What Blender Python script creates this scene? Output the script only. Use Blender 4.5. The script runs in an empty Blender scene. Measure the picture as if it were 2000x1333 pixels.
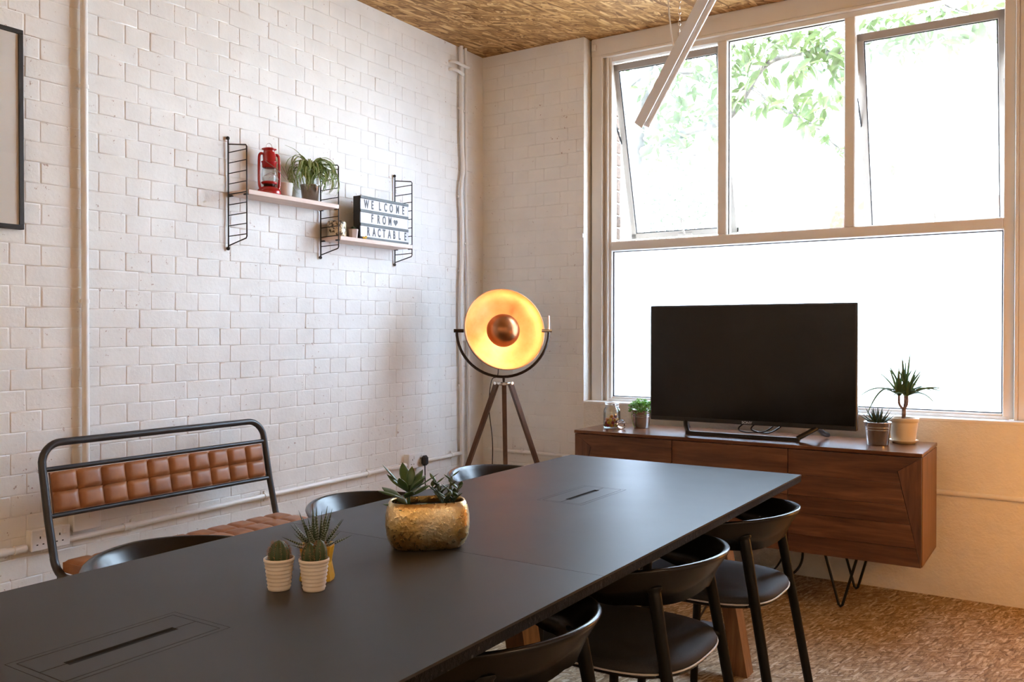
import bpy, bmesh, math, random
from mathutils import Vector, Matrix, noise
R = math.radians
PI = math.pi
random.seed(7)
sc = bpy.context.scene
col = sc.collection
# ------------------------------------------------------------------ camera
FPX, YAW, PITCH = 1707.0, 0.57627, -0.010465
CAM = Vector((3.195, -4.577, 1.256))
cd = bpy.data.cameras.new('camera')
cd.sensor_fit = 'HORIZONTAL'; cd.sensor_width = 36.0; cd.lens = FPX * 36.0 / 2000.0
cd.clip_start = 0.02; cd.clip_end = 200
cam = bpy.data.objects.new('camera', cd)
cam.location = CAM
cam.rotation_euler = (PI / 2 + PITCH, 0, YAW)
col.objects.link(cam)
sc.camera = cam
FW = Vector((-math.sin(YAW) * math.cos(PITCH), math.cos(YAW) * math.cos(PITCH), math.sin(PITCH)))
RT = Vector((math.cos(YAW), math.sin(YAW), 0))
UP = RT.cross(FW)
def ray(px, py):
    return FW + RT * ((px - 1000) / FPX) + UP * ((666.5 - py) / FPX)
def P(px, py, ax, v):
    """photo pixel -> point on the plane (axis ax = v) that the thing touches"""
    d = ray(px, py)
    return CAM + d * ((v - CAM[ax]) / d[ax])
# ------------------------------------------------------------------ world, sun, exposure
w = bpy.data.worlds.new('daylight'); sc.world = w; w.use_nodes = True
bg = w.node_tree.nodes['Background']
bg.inputs[0].default_value = (0.76, 0.95, 1.20, 1)
bg.inputs[1].default_value = 9.2
sd = bpy.data.lights.new('sun', 'SUN'); sd.energy = 14.0; sd.angle = R(0.6); sd.color = (1.0, 0.95, 0.86)
sun = bpy.data.objects.new('sun', sd)
sun.rotation_euler = (R(42), 0, R(-14)); sun.location = (2, -8, 12)
col.objects.link(sun)
vs = sc.view_settings
sc.display_settings.display_device = 'sRGB'
vs.view_transform = 'Standard'; vs.look = 'None'; vs.exposure = 1.62; vs.gamma = 1.0
vs.use_curve_mapping = False
cy = sc.cycles
cy.use_denoising = True
try:
    cy.denoiser = 'OPENIMAGEDENOISE'; cy.denoising_input_passes = 'RGB_ALBEDO_NORMAL'
except Exception:
    pass
cy.max_bounces = 9; cy.diffuse_bounces = 5; cy.glossy_bounces = 4; cy.transmission_bounces = 6
cy.use_adaptive_sampling = True; cy.adaptive_threshold = 0.03
cy.transparent_max_bounces = 16; cy.caustics_reflective = False; cy.caustics_refractive = False
cy.sample_clamp_indirect = 8.0
# ------------------------------------------------------------------ materials
def new_mat(name):
    m = bpy.data.materials.new(name); m.use_nodes = True
    nt = m.node_tree
    return m, nt, nt.nodes['Principled BSDF']
def setp(b, **k):
    names = dict(color='Base Color', rough='Roughness', metal='Metallic', spec='Specular IOR Level', trans='Transmission Weight',
                 ior='IOR', coat='Coat Weight', coatr='Coat Roughness', sheen='Sheen Weight', emit='Emission Color', es='Emission Strength', alpha='Alpha')
    for n, v in k.items():
        if n in ('color', 'emit') and len(v) == 3: v = (*v, 1)
        b.inputs[names[n]].default_value = v
def pos(nt, scale=(1, 1, 1), rot=(0, 0, 0)):
    g = nt.nodes.new('ShaderNodeNewGeometry'); m = nt.nodes.new('ShaderNodeMapping')
    m.inputs['Scale'].default_value = scale; m.inputs['Rotation'].default_value = rot
    nt.links.new(g.outputs['Position'], m.inputs['Vector'])
    return m.outputs[0]
def noise_tex(nt, vec, scale, detail=4, rough=0.5, dist=0):
    n = nt.nodes.new('ShaderNodeTexNoise')
    n.inputs['Scale'].default_value = scale; n.inputs['Detail'].default_value = detail
    n.inputs['Roughness'].default_value = rough; n.inputs['Distortion'].default_value = dist
    nt.links.new(vec, n.inputs['Vector'])
    return n
def ramp(nt, fac, stops, interp='LINEAR'):
    r = nt.nodes.new('ShaderNodeValToRGB'); r.color_ramp.interpolation = interp
    e = r.color_ramp.elements
    while len(e) < len(stops): e.new(0.5)
    for i, (p, c) in enumerate(stops):
        e[i].position = p; e[i].color = (*c, 1) if len(c) == 3 else c
    nt.links.new(fac, r.inputs[0])
    return r.outputs[0]
def bump(nt, b, h, strength=0.3, dist=0.01, prev=None):
    n = nt.nodes.new('ShaderNodeBump'); n.inputs['Strength'].default_value = strength; n.inputs['Distance'].default_value = dist
    nt.links.new(h, n.inputs['Height'])
    if prev: nt.links.new(prev, n.inputs['Normal'])
    if b: nt.links.new(n.outputs[0], b.inputs['Normal'])
    return n.outputs[0]
def mixc(nt, f, a, b_, mode='MIX'):
    n = nt.nodes.new('ShaderNodeMix'); n.data_type = 'RGBA'; n.blend_type = mode
    for i, v in ((0, f), (6, a), (7, b_)):
        if isinstance(v, (int, float)): n.inputs[i].default_value = v
        elif isinstance(v, (tuple, list)): n.inputs[i].default_value = (*v, 1) if len(v) == 3 else v
        else: nt.links.new(v, n.inputs[i])
    return n.outputs[2]
def plain(name, color, rough=0.5, **k):
    m, nt, b = new_mat(name); setp(b, color=color, rough=rough, **k)
    return m
def painted(name, color, rough=0.6, bs=0.25, scale=60, big=9, dist=0.004):
    m, nt, b = new_mat(name)
    p = pos(nt)
    n1 = noise_tex(nt, p, scale, 5, 0.6); n2 = noise_tex(nt, p, big, 3, 0.5)
    c = ramp(nt, n2.outputs[0], [(0.3, tuple(x * 0.95 for x in color)), (0.7, color)])
    nt.links.new(c, b.inputs['Base Color']); setp(b, rough=rough)
    h1 = bump(nt, None, n2.outputs[0], bs * 0.8, dist * 2.5)
    bump(nt, b, n1.outputs[0], bs, dist, h1)
    return m
def osb(name, tint=(1, 1, 1), sc_=1.0):
    m, nt, b = new_mat(name)
    wob = noise_tex(nt, pos(nt), 3.0, 2)
    cols = [(0.20, 0.095, 0.030), (0.42, 0.235, 0.09), (0.56, 0.345, 0.15), (0.66, 0.45, 0.23), (0.33, 0.175, 0.06)]
    cols = [tuple(c[i] * tint[i] for i in range(3)) for c in cols]
    layers = []; hs = []
    for i, ang in enumerate((12, 75, -38, 140, 100)):
        base = pos(nt, (1, 1, 1), (0, 0, R(ang)))
        add = nt.nodes.new('ShaderNodeVectorMath'); add.operation = 'MULTIPLY_ADD'
        nt.links.new(wob.outputs[1], add.inputs[0]); add.inputs[1].default_value = (0.025, 0.025, 0.0)
        nt.links.new(base, add.inputs[2])
        mp = nt.nodes.new('ShaderNodeMapping'); mp.inputs['Scale'].default_value = (9 * sc_, 52 * sc_, 1); mp.inputs['Location'].default_value = (i * 3.7, i * 1.9, i * 0.31)
        nt.links.new(add.outputs[0], mp.inputs[0])
        v = nt.nodes.new('ShaderNodeTexVoronoi'); v.inputs['Scale'].default_value = 1.0; v.inputs['Randomness'].default_value = 1.0
        nt.links.new(mp.outputs[0], v.inputs['Vector'])
        sep = nt.nodes.new('ShaderNodeSeparateColor'); nt.links.new(v.outputs['Color'], sep.inputs[0])
        c = ramp(nt, sep.outputs[0], [(0.0, cols[0]), (0.22, cols[4]), (0.5, cols[1]), (0.78, cols[2]), (1.0, cols[3])])
        edge = ramp(nt, v.outputs['Distance'], [(0.35, (1, 1, 1)), (0.85, (0.55, 0.48, 0.42))])
        c = mixc(nt, 1.0, c, edge, 'MULTIPLY')
        layers.append((c, sep.outputs[1], v.outputs['Distance']))
    cur = layers[0][0]; curh = layers[0][2]
    for i in range(1, 5):
        mk = ramp(nt, layers[i][1], [(0.52, (0, 0, 0)), (0.56, (1, 1, 1))])
        cur = mixc(nt, mk, cur, layers[i][0])
        curh = mixc(nt, mk, curh, layers[i][2])
    fib = noise_tex(nt, pos(nt, (60, 60, 60)), 6.0, 3, 0.7)
    fr_ = ramp(nt, fib.outputs[0], [(0.35, (0.62, 0.58, 0.55)), (0.62, (1.08, 1.08, 1.08))])
    cur = mixc(nt, 0.8, cur, fr_, 'MULTIPLY')
    nt.links.new(cur, b.inputs['Base Color']); setp(b, rough=0.62, spec=0.3)
    bump(nt, b, curh, 0.25, 0.004)
    return m
def wood(name, c0, c1, c2, axis='X', rough=0.4, scale=1.0, coat=0.0, knots=True):
    m, nt, b = new_mat(name)
    s = {'X': (1.2, 14, 14), 'Y': (14, 1.2, 14), 'Z': (14, 14, 1.2)}[axis]
    s = tuple(x * scale for x in s)
    p = pos(nt, s)
    inf = nt.nodes.new('ShaderNodeObjectInfo')
    add = nt.nodes.new('ShaderNodeVectorMath'); add.operation = 'MULTIPLY_ADD'
    cmb = nt.nodes.new('ShaderNodeCombineXYZ')
    for i in range(3): nt.links.new(inf.outputs['Random'], cmb.inputs[i])
    nt.links.new(cmb.outputs[0], add.inputs[0]); add.inputs[1].default_value = (31, 17, 23); nt.links.new(p, add.inputs[2])
    n = noise_tex(nt, add.outputs[0], 1.3, 6, 0.6, 1.2)
    n2 = noise_tex(nt, add.outputs[0], 6.0, 4, 0.6, 0.3)
    mx = nt.nodes.new('ShaderNodeMath'); mx.operation = 'MULTIPLY_ADD'
    nt.links.new(n2.outputs[0], mx.inputs[0]); mx.inputs[1].default_value = 0.35; nt.links.new(n.outputs[0], mx.inputs[2])
    sub = nt.nodes.new('ShaderNodeMath'); sub.operation = 'SUBTRACT'; nt.links.new(mx.outputs[0], sub.inputs[0]); sub.inputs[1].default_value = 0.17
    c = ramp(nt, sub.outputs[0], [(0.3, c0), (0.5, c1), (0.72, c2)])
    v = nt.nodes.new('ShaderNodeMath'); v.operation = 'MULTIPLY_ADD'; nt.links.new(inf.outputs['Random'], v.inputs[0]); v.inputs[1].default_value = 0.5; v.inputs[2].default_value = 0.75
    hsv = nt.nodes.new('ShaderNodeHueSaturation'); nt.links.new(v.outputs[0], hsv.inputs['Value']); nt.links.new(c, hsv.inputs['Color'])
    nt.links.new(hsv.outputs[0], b.inputs['Base Color']); setp(b, rough=rough, coat=coat, coatr=0.15)
    bump(nt, b, n2.outputs[0], 0.08, 0.003)
    return m
def speckle(name, c0, c1, scale, rough=0.5, thr=0.5, metal=0.0, bs=0.5, dist=0.003, width=0.05, **k):
    m, nt, b = new_mat(name)
    n = noise_tex(nt, pos(nt), scale, 6, 0.65)
    c = ramp(nt, n.outputs[0], [(thr - width, c0), (thr + width, c1)])
    nt.links.new(c, b.inputs['Base Color']); setp(b, rough=rough, metal=metal, **k)
    bump(nt, b, n.outputs[0], bs, dist)
    return m
def glass_mat(name, tint=(1, 1, 1), refl=0.08, dirt=0.0, dirtc=(0.9, 0.95, 0.95), fres=0.6):
    """thin window glass: see-through, with a mirror film and some dirt"""
    m = bpy.data.materials.new(name); m.use_nodes = True; nt = m.node_tree; nt.nodes.clear()
    o = nt.nodes.new('ShaderNodeOutputMaterial'); t = nt.nodes.new('ShaderNodeBsdfTransparent'); t.inputs[0].default_value = (*tint, 1)
    g = nt.nodes.new('ShaderNodeBsdfGlossy'); g.inputs['Roughness'].default_value = 0.02
    lw = nt.nodes.new('ShaderNodeLayerWeight'); lw.inputs[0].default_value = 0.25
    mul = nt.nodes.new('ShaderNodeMath'); mul.operation = 'MULTIPLY_ADD'; mul.inputs[1].default_value = fres; mul.inputs[2].default_value = refl * 0.5
    nt.links.new(lw.outputs['Fresnel'], mul.inputs[0]); mul.use_clamp = True
    mx = nt.nodes.new('ShaderNodeMixShader'); nt.links.new(mul.outputs[0], mx.inputs[0]); nt.links.new(t.outputs[0], mx.inputs[1]); nt.links.new(g.outputs[0], mx.inputs[2])
    out = mx.outputs[0]
    if dirt > 0:
        tr = nt.nodes.new('ShaderNodeBsdfTranslucent'); tr.inputs[0].default_value = (*dirtc, 1)
        n = noise_tex(nt, pos(nt, (3, 3, 1.2)), 2.5, 4, 0.6)
        r = ramp(nt, n.outputs[0], [(0.3, (dirt * 0.5,) * 3), (0.75, (dirt * 1.4,) * 3)])
        m2 = nt.nodes.new('ShaderNodeMixShader'); nt.links.new(r, m2.inputs[0]); nt.links.new(out, m2.inputs[1]); nt.links.new(tr.outputs[0], m2.inputs[2])
        out = m2.outputs[0]
    nt.links.new(out, o.inputs[0])
    return m
def leaf_mat(name, c, tr=0.5, rough=0.45, var=0.25):
    m, nt, b = new_mat(name)
    inf = nt.nodes.new('ShaderNodeObjectInfo'); n = noise_tex(nt, pos(nt), 14, 2)
    cc = ramp(nt, n.outputs[0], [(0.3, tuple(x * (1 - var) for x in c)), (0.7, tuple(min(1, x * (1 + var)) for x in c))])
    nt.links.new(cc, b.inputs['Base Color']); setp(b, rough=rough)
    if tr:
        t = nt.nodes.new('ShaderNodeBsdfTranslucent'); nt.links.new(cc, t.inputs[0])
        mx = nt.nodes.new('ShaderNodeMixShader'); mx.inputs[0].default_value = tr
        nt.links.new(b.outputs[0], mx.inputs[1]); nt.links.new(t.outputs[0], mx.inputs[2])
        nt.links.new(mx.outputs[0], nt.nodes['Material Output'].inputs[0])
    return m
def emission(name, c, s):
    m = bpy.data.materials.new(name); m.use_nodes = True; nt = m.node_tree; nt.nodes.clear()
    o = nt.nodes.new('ShaderNodeOutputMaterial'); e = nt.nodes.new('ShaderNodeEmission')
    e.inputs[0].default_value = (*c, 1); e.inputs[1].default_value = s; nt.links.new(e.outputs[0], o.inputs[0])
    return m
M = {}
M['paint'] = painted('white_wall_paint', (0.82, 0.80, 0.765), 0.5, 0.35, 55, 8, 0.005)
M['plaster'] = painted('plaster_paint', (0.80, 0.76, 0.70), 0.55, 0.5, 80, 16, 0.006)
M['frame_paint'] = painted('cream_gloss_paint', (0.77, 0.73, 0.68), 0.35, 0.12, 50, 6, 0.003)
M['pipe_paint'] = painted('pipe_paint', (0.83, 0.81, 0.78), 0.3, 0.06, 60, 20, 0.002)
M['osb'] = osb('osb_board', (1.22, 1.18, 1.10), 1.05)
M['osb_floor'] = osb('osb_floor_board', (1.06, 1.34, 2.0), 2.3)
M['alu'] = plain('grey_aluminium', (0.38, 0.36, 0.34), 0.45)
M['steel'] = plain('bright_steel', (0.78, 0.76, 0.74), 0.22, metal=1.0)
M['clear'] = glass_mat('clear_pane', (0.97, 0.985, 0.98), 0.06, 0.0)
M['dusty'] = glass_mat('dusty_pane', (0.96, 0.98, 0.98), 0.06, 0.012)
M['rubber'] = plain('black_gasket', (0.02, 0.02, 0.025), 0.6)
fm = bpy.data.materials.new('frosted_pane'); fm.use_nodes = True
nt = fm.node_tree; nt.nodes.clear()
o_ = nt.nodes.new('ShaderNodeOutputMaterial'); t_ = nt.nodes.new('ShaderNodeBsdfTranslucent'); t_.inputs[0].default_value = (0.74, 0.78, 0.83, 1)
g_ = nt.nodes.new('ShaderNodeBsdfGlossy'); g_.inputs['Roughness'].default_value = 0.3; x_ = nt.nodes.new('ShaderNodeMixShader'); x_.inputs[0].default_value = 0.04
nt.links.new(t_.outputs[0], x_.inputs[1]); nt.links.new(g_.outputs[0], x_.inputs[2]); nt.links.new(x_.outputs[0], o_.inputs[0])
M['frosted'] = fm
# ------------------------------------------------------------------ mesh helpers
class MB:
    def __init__(s): s.v = []; s.f = []; s.m = []; s.sm = []
    def add(s, vs_, fs, mi=0, smooth=False):
        o = len(s.v); s.v += [tuple(v) for v in vs_]
        for f in fs: s.f.append(tuple(i + o for i in f)); s.m.append(mi); s.sm.append(smooth)
        return s
    def box(s, x0, x1, y0, y1, z0, z1, bev=0.0, mi=0, mat=None):
        if x0 > x1: x0, x1 = x1, x0
        if y0 > y1: y0, y1 = y1, y0
        if z0 > z1: z0, z1 = z1, z0
        lo = (x0, y0, z0); hi = (x1, y1, z1)
        if bev <= 0:
            vs_ = [(x0, y0, z0), (x1, y0, z0), (x1, y1, z0), (x0, y1, z0), (x0, y0, z1), (x1, y0, z1), (x1, y1, z1), (x0, y1, z1)]
            fs = [(0, 3, 2, 1), (4, 5, 6, 7), (0, 1, 5, 4), (1, 2, 6, 5), (2, 3, 7, 6), (3, 0, 4, 7)]
        else:
            bev = min(bev, 0.49 * min(x1 - x0, y1 - y0, z1 - z0))
            vs_ = []; idx = {}
            for cx in (0, 1):
                for cy_ in (0, 1):
                    for cz in (0, 1):
                        for a in range(3):
                            c = [cx, cy_, cz]; q = []
                            for k in range(3):
                                val = (lo, hi)[c[k]][k]
                                if k != a: val += bev if c[k] == 0 else -bev
                                q.append(val)
                            idx[(cx, cy_, cz, a)] = len(vs_); vs_.append(tuple(q))
            fs = []
            cen = Vector([(lo[k] + hi[k]) / 2 for k in range(3)])
            def addf(ids):
                pts = [Vector(vs_[i]) for i in ids]
                n = (pts[1] - pts[0]).cross(pts[2] - pts[0]); c = sum(pts, Vector()) / len(pts) - cen
                fs.append(tuple(ids) if n.dot(c) > 0 else tuple(reversed(ids)))
            for a in range(3):
                b, c = [k for k in range(3) if k != a]
                for sgn in (0, 1):
                    ids = []
                    for (u, w_) in ((0, 0), (1, 0), (1, 1), (0, 1)):
                        k = [0, 0, 0]; k[a] = sgn; k[b] = u; k[c] = w_
                        ids.append(idx[(*k, a)])
                    addf(ids)
                for u in (0, 1):
                    for w_ in (0, 1):
                        k0 = [0, 0, 0]; k0[a] = 0; k0[b] = u; k0[c] = w_; k1 = list(k0); k1[a] = 1
                        addf([idx[(*k0, b)], idx[(*k0, c)], idx[(*k1, c)], idx[(*k1, b)]])
            for cx in (0, 1):
                for cy_ in (0, 1):
                    for cz in (0, 1):
                        addf([idx[(cx, cy_, cz, a)] for a in range(3)])
        if mat is not None: vs_ = [tuple(mat @ Vector(v)) for v in vs_]
        return s.add(vs_, fs, mi)
    def tube(s, pts, r, n=10, closed=False, caps=True, mi=0, smooth=True, sq=None):
        pts = [Vector(p) for p in pts]; N = len(pts)
        rr = r if isinstance(r, (list, tuple)) else [r] * N
        tg = []
        for i in range(N):
            a = pts[(i - 1) % N] if (closed or i > 0) else pts[i]; b = pts[(i + 1) % N] if (closed or i < N - 1) else pts[i]
            t = (b - a); tg.append(t.normalized() if t.length > 1e-9 else Vector((0, 0, 1)))
        up = Vector((0, 0, 1)) if abs(tg[0].z) < 0.9 else Vector((1, 0, 0))
        nrm = (up - tg[0] * up.dot(tg[0])).normalized()
        vs_ = []
        for i in range(N):
            nrm = (nrm - tg[i] * nrm.dot(tg[i]))
            nrm = nrm.normalized() if nrm.length > 1e-6 else tg[i].orthogonal().normalized()
            bn = tg[i].cross(nrm)
            for k in range(n):
                a = 2 * PI * k / n
                e0 = sq[0] if sq else 1; e1 = sq[1] if sq else 1
                vs_.append(pts[i] + (nrm * math.cos(a) * e0 + bn * math.sin(a) * e1) * rr[i])
        fs = []
        for i in range(N if closed else N - 1):
            j = (i + 1) % N
            for k in range(n):
                l = (k + 1) % n
                fs.append((i * n + k, i * n + l, j * n + l, j * n + k))
        s.add(vs_, fs, mi, smooth)
        if caps and not closed:
            s.add(vs_[:n], [tuple(reversed(range(n)))], mi); s.add(vs_[-n:], [tuple(range(n))], mi)
        return s
    def lathe(s, prof, n=32, c=(0, 0, 0), mat=None, mi=0, smooth=True, rib=None):
        c = Vector(c); vs_ = []; fs = []
        for (r, z) in prof:
            for k in range(n):
                a = 2 * PI * k / n
                q = rib(a, r, z) if rib else r
                v = Vector((q * math.cos(a), q * math.sin(a), z))
                if mat is not None: v = mat @ v
                vs_.append(v + c)
        for i in range(len(prof) - 1):
            for k in range(n):
                l = (k + 1) % n
                fs.append((i * n + k, i * n + l, (i + 1) * n + l, (i + 1) * n + k))
        s.add(vs_, fs, mi, smooth)
        return s
    def sphere(s, c, r, n=16, m=10, sc_=(1, 1, 1), mat=None, mi=0):
        prof = [(max(1e-5, math.sin(PI * i / m)) * 1.0, -math.cos(PI * i / m)) for i in range(m + 1)]
        S = Matrix.Diagonal((r * sc_[0], r * sc_[1], r * sc_[2])).to_4x4()
        mm = (mat @ S) if mat is not None else S
        return s.lathe(prof, n, c, mm, mi)
    def poly(s, pts, mi=0): return s.add(pts, [tuple(range(len(pts)))], mi)
    def prism(s, pts, d, mi=0):
        """pts: planar polygon (3d), extruded by vector d"""
        n = len(pts); d = Vector(d); a = [Vector(p) for p in pts]; b = [p + d for p in a]
        s.add(a + b, [tuple(reversed(range(n))), tuple(range(n, 2 * n))] + [(i, (i + 1) % n, n + (i + 1) % n, n + i) for i in range(n)], mi)
        return s
    def grid(s, fn, nu, nv, mi=0, smooth=True):
        vs_ = [fn(i / nu, j / nv) for i in range(nu + 1) for j in range(nv + 1)]
        fs = [(i * (nv + 1) + j, (i + 1) * (nv + 1) + j, (i + 1) * (nv + 1) + j + 1, i * (nv + 1) + j + 1) for i in range(nu) for j in range(nv)]
        return s.add(vs_, fs, mi, smooth)
    def mesh(s, name, mats, inv=None):
        me = bpy.data.meshes.new(name)
        vs_ = s.v if inv is None else [tuple(inv @ Vector(v)) for v in s.v]
        me.from_pydata(vs_, [], s.f)
        for m_ in (mats if isinstance(mats, (list, tuple)) else [mats]): me.materials.append(M[m_] if isinstance(m_, str) else m_)
        me.polygons.foreach_set('material_index', s.m); me.polygons.foreach_set('use_smooth', s.sm)
        bm = bmesh.new(); bm.from_mesh(me); bmesh.ops.recalc_face_normals(bm, faces=bm.faces[:]); bm.to_mesh(me); bm.free()
        me.update()
        return me
    def build(s, name, mats, parent=None, local=False, **k):
        """world coordinates unless local; stored relative to the thing's base"""
        inv = None
        if parent is not None and not local:
            inv = root_matrix(parent).inverted()
        me = s.mesh(name, mats, inv)
        o = bpy.data.objects.new(name, me); col.objects.link(o)
        if parent is not None: o.parent = parent
        if k: tag(o, **k)
        return o
def root_matrix(o):
    while o.parent is not None: o = o.parent
    return Matrix.Translation(o.location) @ o.rotation_euler.to_matrix().to_4x4() if o.type == 'EMPTY' else Matrix.Translation(o.location)
def tag(o, label=None, cat=None, group=None, kind=None):
    if label: o['label'] = label
    if cat: o['category'] = cat
    if group: o['group'] = group
    if kind: o['kind'] = kind
    return o
def thing(name, label, cat, loc=(0, 0, 0), rz=0.0, group=None, kind=None):
    o = bpy.data.objects.new(name, None); col.objects.link(o)
    o.empty_display_size = 0.1; o.location = loc; o.rotation_euler = (0, 0, rz)
    return tag(o, label, cat, group, kind)
def copy_tree(o, parent=None):
    c = o.copy(); col.objects.link(c)
    if parent is not None: c.parent = parent
    for ch in list(o.children): copy_tree(ch, c)
    return c
def inst(me, name, parent=None, loc=(0, 0, 0), rot=(0, 0, 0), scale=(1, 1, 1)):
    o = bpy.data.objects.new(name, me); col.objects.link(o); o.parent = parent
    o.location = loc; o.rotation_euler = rot; o.scale = scale
    return o
def text_mesh(txt, size, depth=0.0, sx=1.0, fat=0.0):
    cu = bpy.data.curves.new('text', 'FONT'); cu.body = txt; cu.size = size; cu.extrude = depth; cu.offset = fat; cu.align_x = 'CENTER'; cu.align_y = 'CENTER'
    to = bpy.data.objects.new('text', cu); col.objects.link(to)
    bpy.context.view_layer.update()
    me = bpy.data.meshes.new_from_object(to.evaluated_get(bpy.context.evaluated_depsgraph_get()))
    bpy.data.objects.remove(to); bpy.data.curves.remove(cu)
    for v in me.vertices: v.co.x *= sx
    return me
def arc(c, r, a0, a1, n, u, v):
    c, u, v = Vector(c), Vector(u), Vector(v)
    return [c + u * (r * math.cos(R(a0 + (a1 - a0) * i / n))) + v * (r * math.sin(R(a0 + (a1 - a0) * i / n))) for i in range(n + 1)]
def smooth_path(pts, k=6):
    pts = [Vector(p) for p in pts]; out = []
    q = [pts[0] * 2 - pts[1]] + pts + [pts[-1] * 2 - pts[-2]]
    for i in range(1, len(q) - 2):
        for j in range(k):
            t = j / k; a, b, c, d = q[i - 1:i + 3]
            out.append(0.5 * ((2 * b) + (c - a) * t + (2 * a - 5 * b + 4 * c - d) * t * t + (3 * b - a - 3 * c + d) * t ** 3))
    out.append(pts[-1])
    return out
# ================================================================== THE ROOM
RX, RY, RZ = 5.6, -7.0, 3.0
ST = dict(kind='structure')
# brick paint: white with a few flaked spots
m, nt, b = new_mat('painted_brick')
p_ = pos(nt); n1 = noise_tex(nt, p_, 60, 6, 0.62); n2 = noise_tex(nt, p_, 7, 3, 0.5); n3 = noise_tex(nt, p_, 34, 5, 0.75); n4 = noise_tex(nt, p_, 2.2, 2)
base = ramp(nt, n2.outputs[0], [(0.3, (0.77, 0.755, 0.73)), (0.7, (0.83, 0.815, 0.79))])
ml = nt.nodes.new('ShaderNodeMath'); ml.operation = 'MULTIPLY_ADD'; nt.links.new(n4.outputs[0], ml.inputs[0]); ml.inputs[1].default_value = 0.22; nt.links.new(n3.outputs[0], ml.inputs[2])
flake = ramp(nt, ml.outputs[0], [(0.765, (0, 0, 0)), (0.785, (1, 1, 1))])
nt.links.new(mixc(nt, flake, base, (0.42, 0.30, 0.26)), b.inputs['Base Color']); setp(b, rough=0.5)
h = bump(nt, None, n2.outputs[0], 0.25, 0.008); bump(nt, b, n1.outputs[0], 0.3, 0.0035, h)
M['brickpaint'] = m
m, nt, b = new_mat('raw_brick')
p_ = pos(nt); n1 = noise_tex(nt, p_, 40, 5, 0.7); inf = nt.nodes.new('ShaderNodeObjectInfo')
c1 = ramp(nt, n1.outputs[0], [(0.3, (0.03, 0.018, 0.011)), (0.55, (0.075, 0.043, 0.026)), (0.75, (0.11, 0.075, 0.05))])
nt.links.new(c1, b.inputs['Base Color']); setp(b, rough=0.9); bump(nt, b, n1.outputs[0], 0.6, 0.006)
M['rawbrick'] = m
M['mortar'] = speckle('mortar', (0.36, 0.32, 0.27), (0.52, 0.47, 0.40), 30, 0.95)
MB().box(-0.25, RX + 0.2, RY - 0.2, 0.1, -0.15, 0.0).build('floor', 'osb_floor', **ST)
MB().box(-0.25, RX + 0.2, RY - 0.2, 0.36, RZ, RZ + 0.2).build('ceiling', 'osb', **ST)
wl = MB().box(-0.25, -0.0020, RY, 0.1, 0, RZ).build('wall_left', 'brickpaint', **ST)
MB().box(RX, RX + 0.2, RY, 0.1, 0, RZ).build('wall_right', 'plaster', **ST)
MB().box(-0.25, RX + 0.2, RY - 0.2, RY, 0, RZ).build('wall_back', 'plaster', **ST)
WX0, WX1, SILL = 0.727, 3.07, 0.843
ww = MB()
ww.box(-0.0020, WX0, 0.0020, 0.12, 0, RZ)                  # pier beside the window
ww.box(WX0, WX1, 0.0, 0.12, 0, SILL)                        # below the window
ww.box(WX1, RX, 0.0, 0.12, 0, RZ)
wwo = ww.build('wall_window', ['brickpaint'], **ST)
wwo.data.materials.append(M['plaster'])
for pl in wwo.data.polygons:
    if pl.center.x > WX0 + 0.005 or (abs(pl.normal.x) > 0.9 and pl.center.x > 0.7): pl.material_index = 1
# --- painted bricks, English bond
def brick_mesh(wd, hg, k, mat='brickpaint', rough=1.0):
    rd = random.Random(k); mb = MB()
    def ring(ins, d, j):
        return [(d + rd.uniform(-j, j) * 0.4, s0 * (wd / 2 - ins) + rd.uniform(-j, j), s1 * (hg / 2 - ins) + rd.uniform(-j, j)) for s0, s1 in ((-1, -1), (1, -1), (1, 1), (-1, 1))]
    a = ring(0.0, -0.0021, 0.0004); b_ = ring(0.0009, -0.0010, 0.0007 * rough); c = ring(0.0042, 0.0000, 0.0012 * rough)
    mb.add(a + b_ + c, [(i, (i + 1) % 4, 4 + (i + 1) % 4, 4 + i) for i in range(4)] + [(4 + i, 4 + (i + 1) % 4, 8 + (i + 1) % 4, 8 + i) for i in range(4)], 0, True)
    mb.add(c, [(0, 1, 2, 3)], 0, True)
    return mb.mesh('brick', mat)
CO = 0.0755
STR = [brick_mesh((0.2258, 0.2250, 0.2215)[i % 3], 0.0752, i) for i in range(9)]; HED = [brick_mesh((0.1127, 0.1118, 0.1085)[i % 3], 0.0752, 20 + i) for i in range(9)]
ZB = P(215, 603.5, 0, 0).z - CO * 20          # a bed joint read off the photo
Y0 = P(271, 620, 0, 0).y                       # a perpend of a stretcher course
rb = random.Random(3)
spots = []
k = -2
while True:
    z0 = ZB + k * CO
    if z0 > RZ - 0.01: break
    if z0 > -0.05:
        strt = (k % 2 == 1)                    # course just below the joint read off is a stretcher course
        step = 0.2265 if strt else 0.11325
        off = Y0 if strt else Y0 + 0.0566
        n0 = int((-3.75 - off) / step) - 1
        for i in range(n0, 60):
            ya = off + i * step; yb = ya + step
            if yb > 0.0 + 1e-6 or ya < -3.75: continue
            spots.append(((ya + yb) / 2, z0 + CO / 2, strt))
    k += 1
def place_bricks(spots, parent, put, lim=300):
    def seen(s):
        q = put(s) - CAM; z = q.dot(FW)
        if z < 0.1: return 1e9
        px = 1000 + FPX * q.dot(RT) / z; py = 666.5 - FPX * q.dot(UP) / z
        hid = px < -20 or px > 2020 or py < -20 or py > 1170 - 0.24 * px
        return z + (100 if hid else 0)
    order = sorted(spots, key=seen)
    return order[:lim], order[lim:]
near, far = place_bricks(spots, wl, lambda s: Vector((0, s[0], s[1])))
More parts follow.
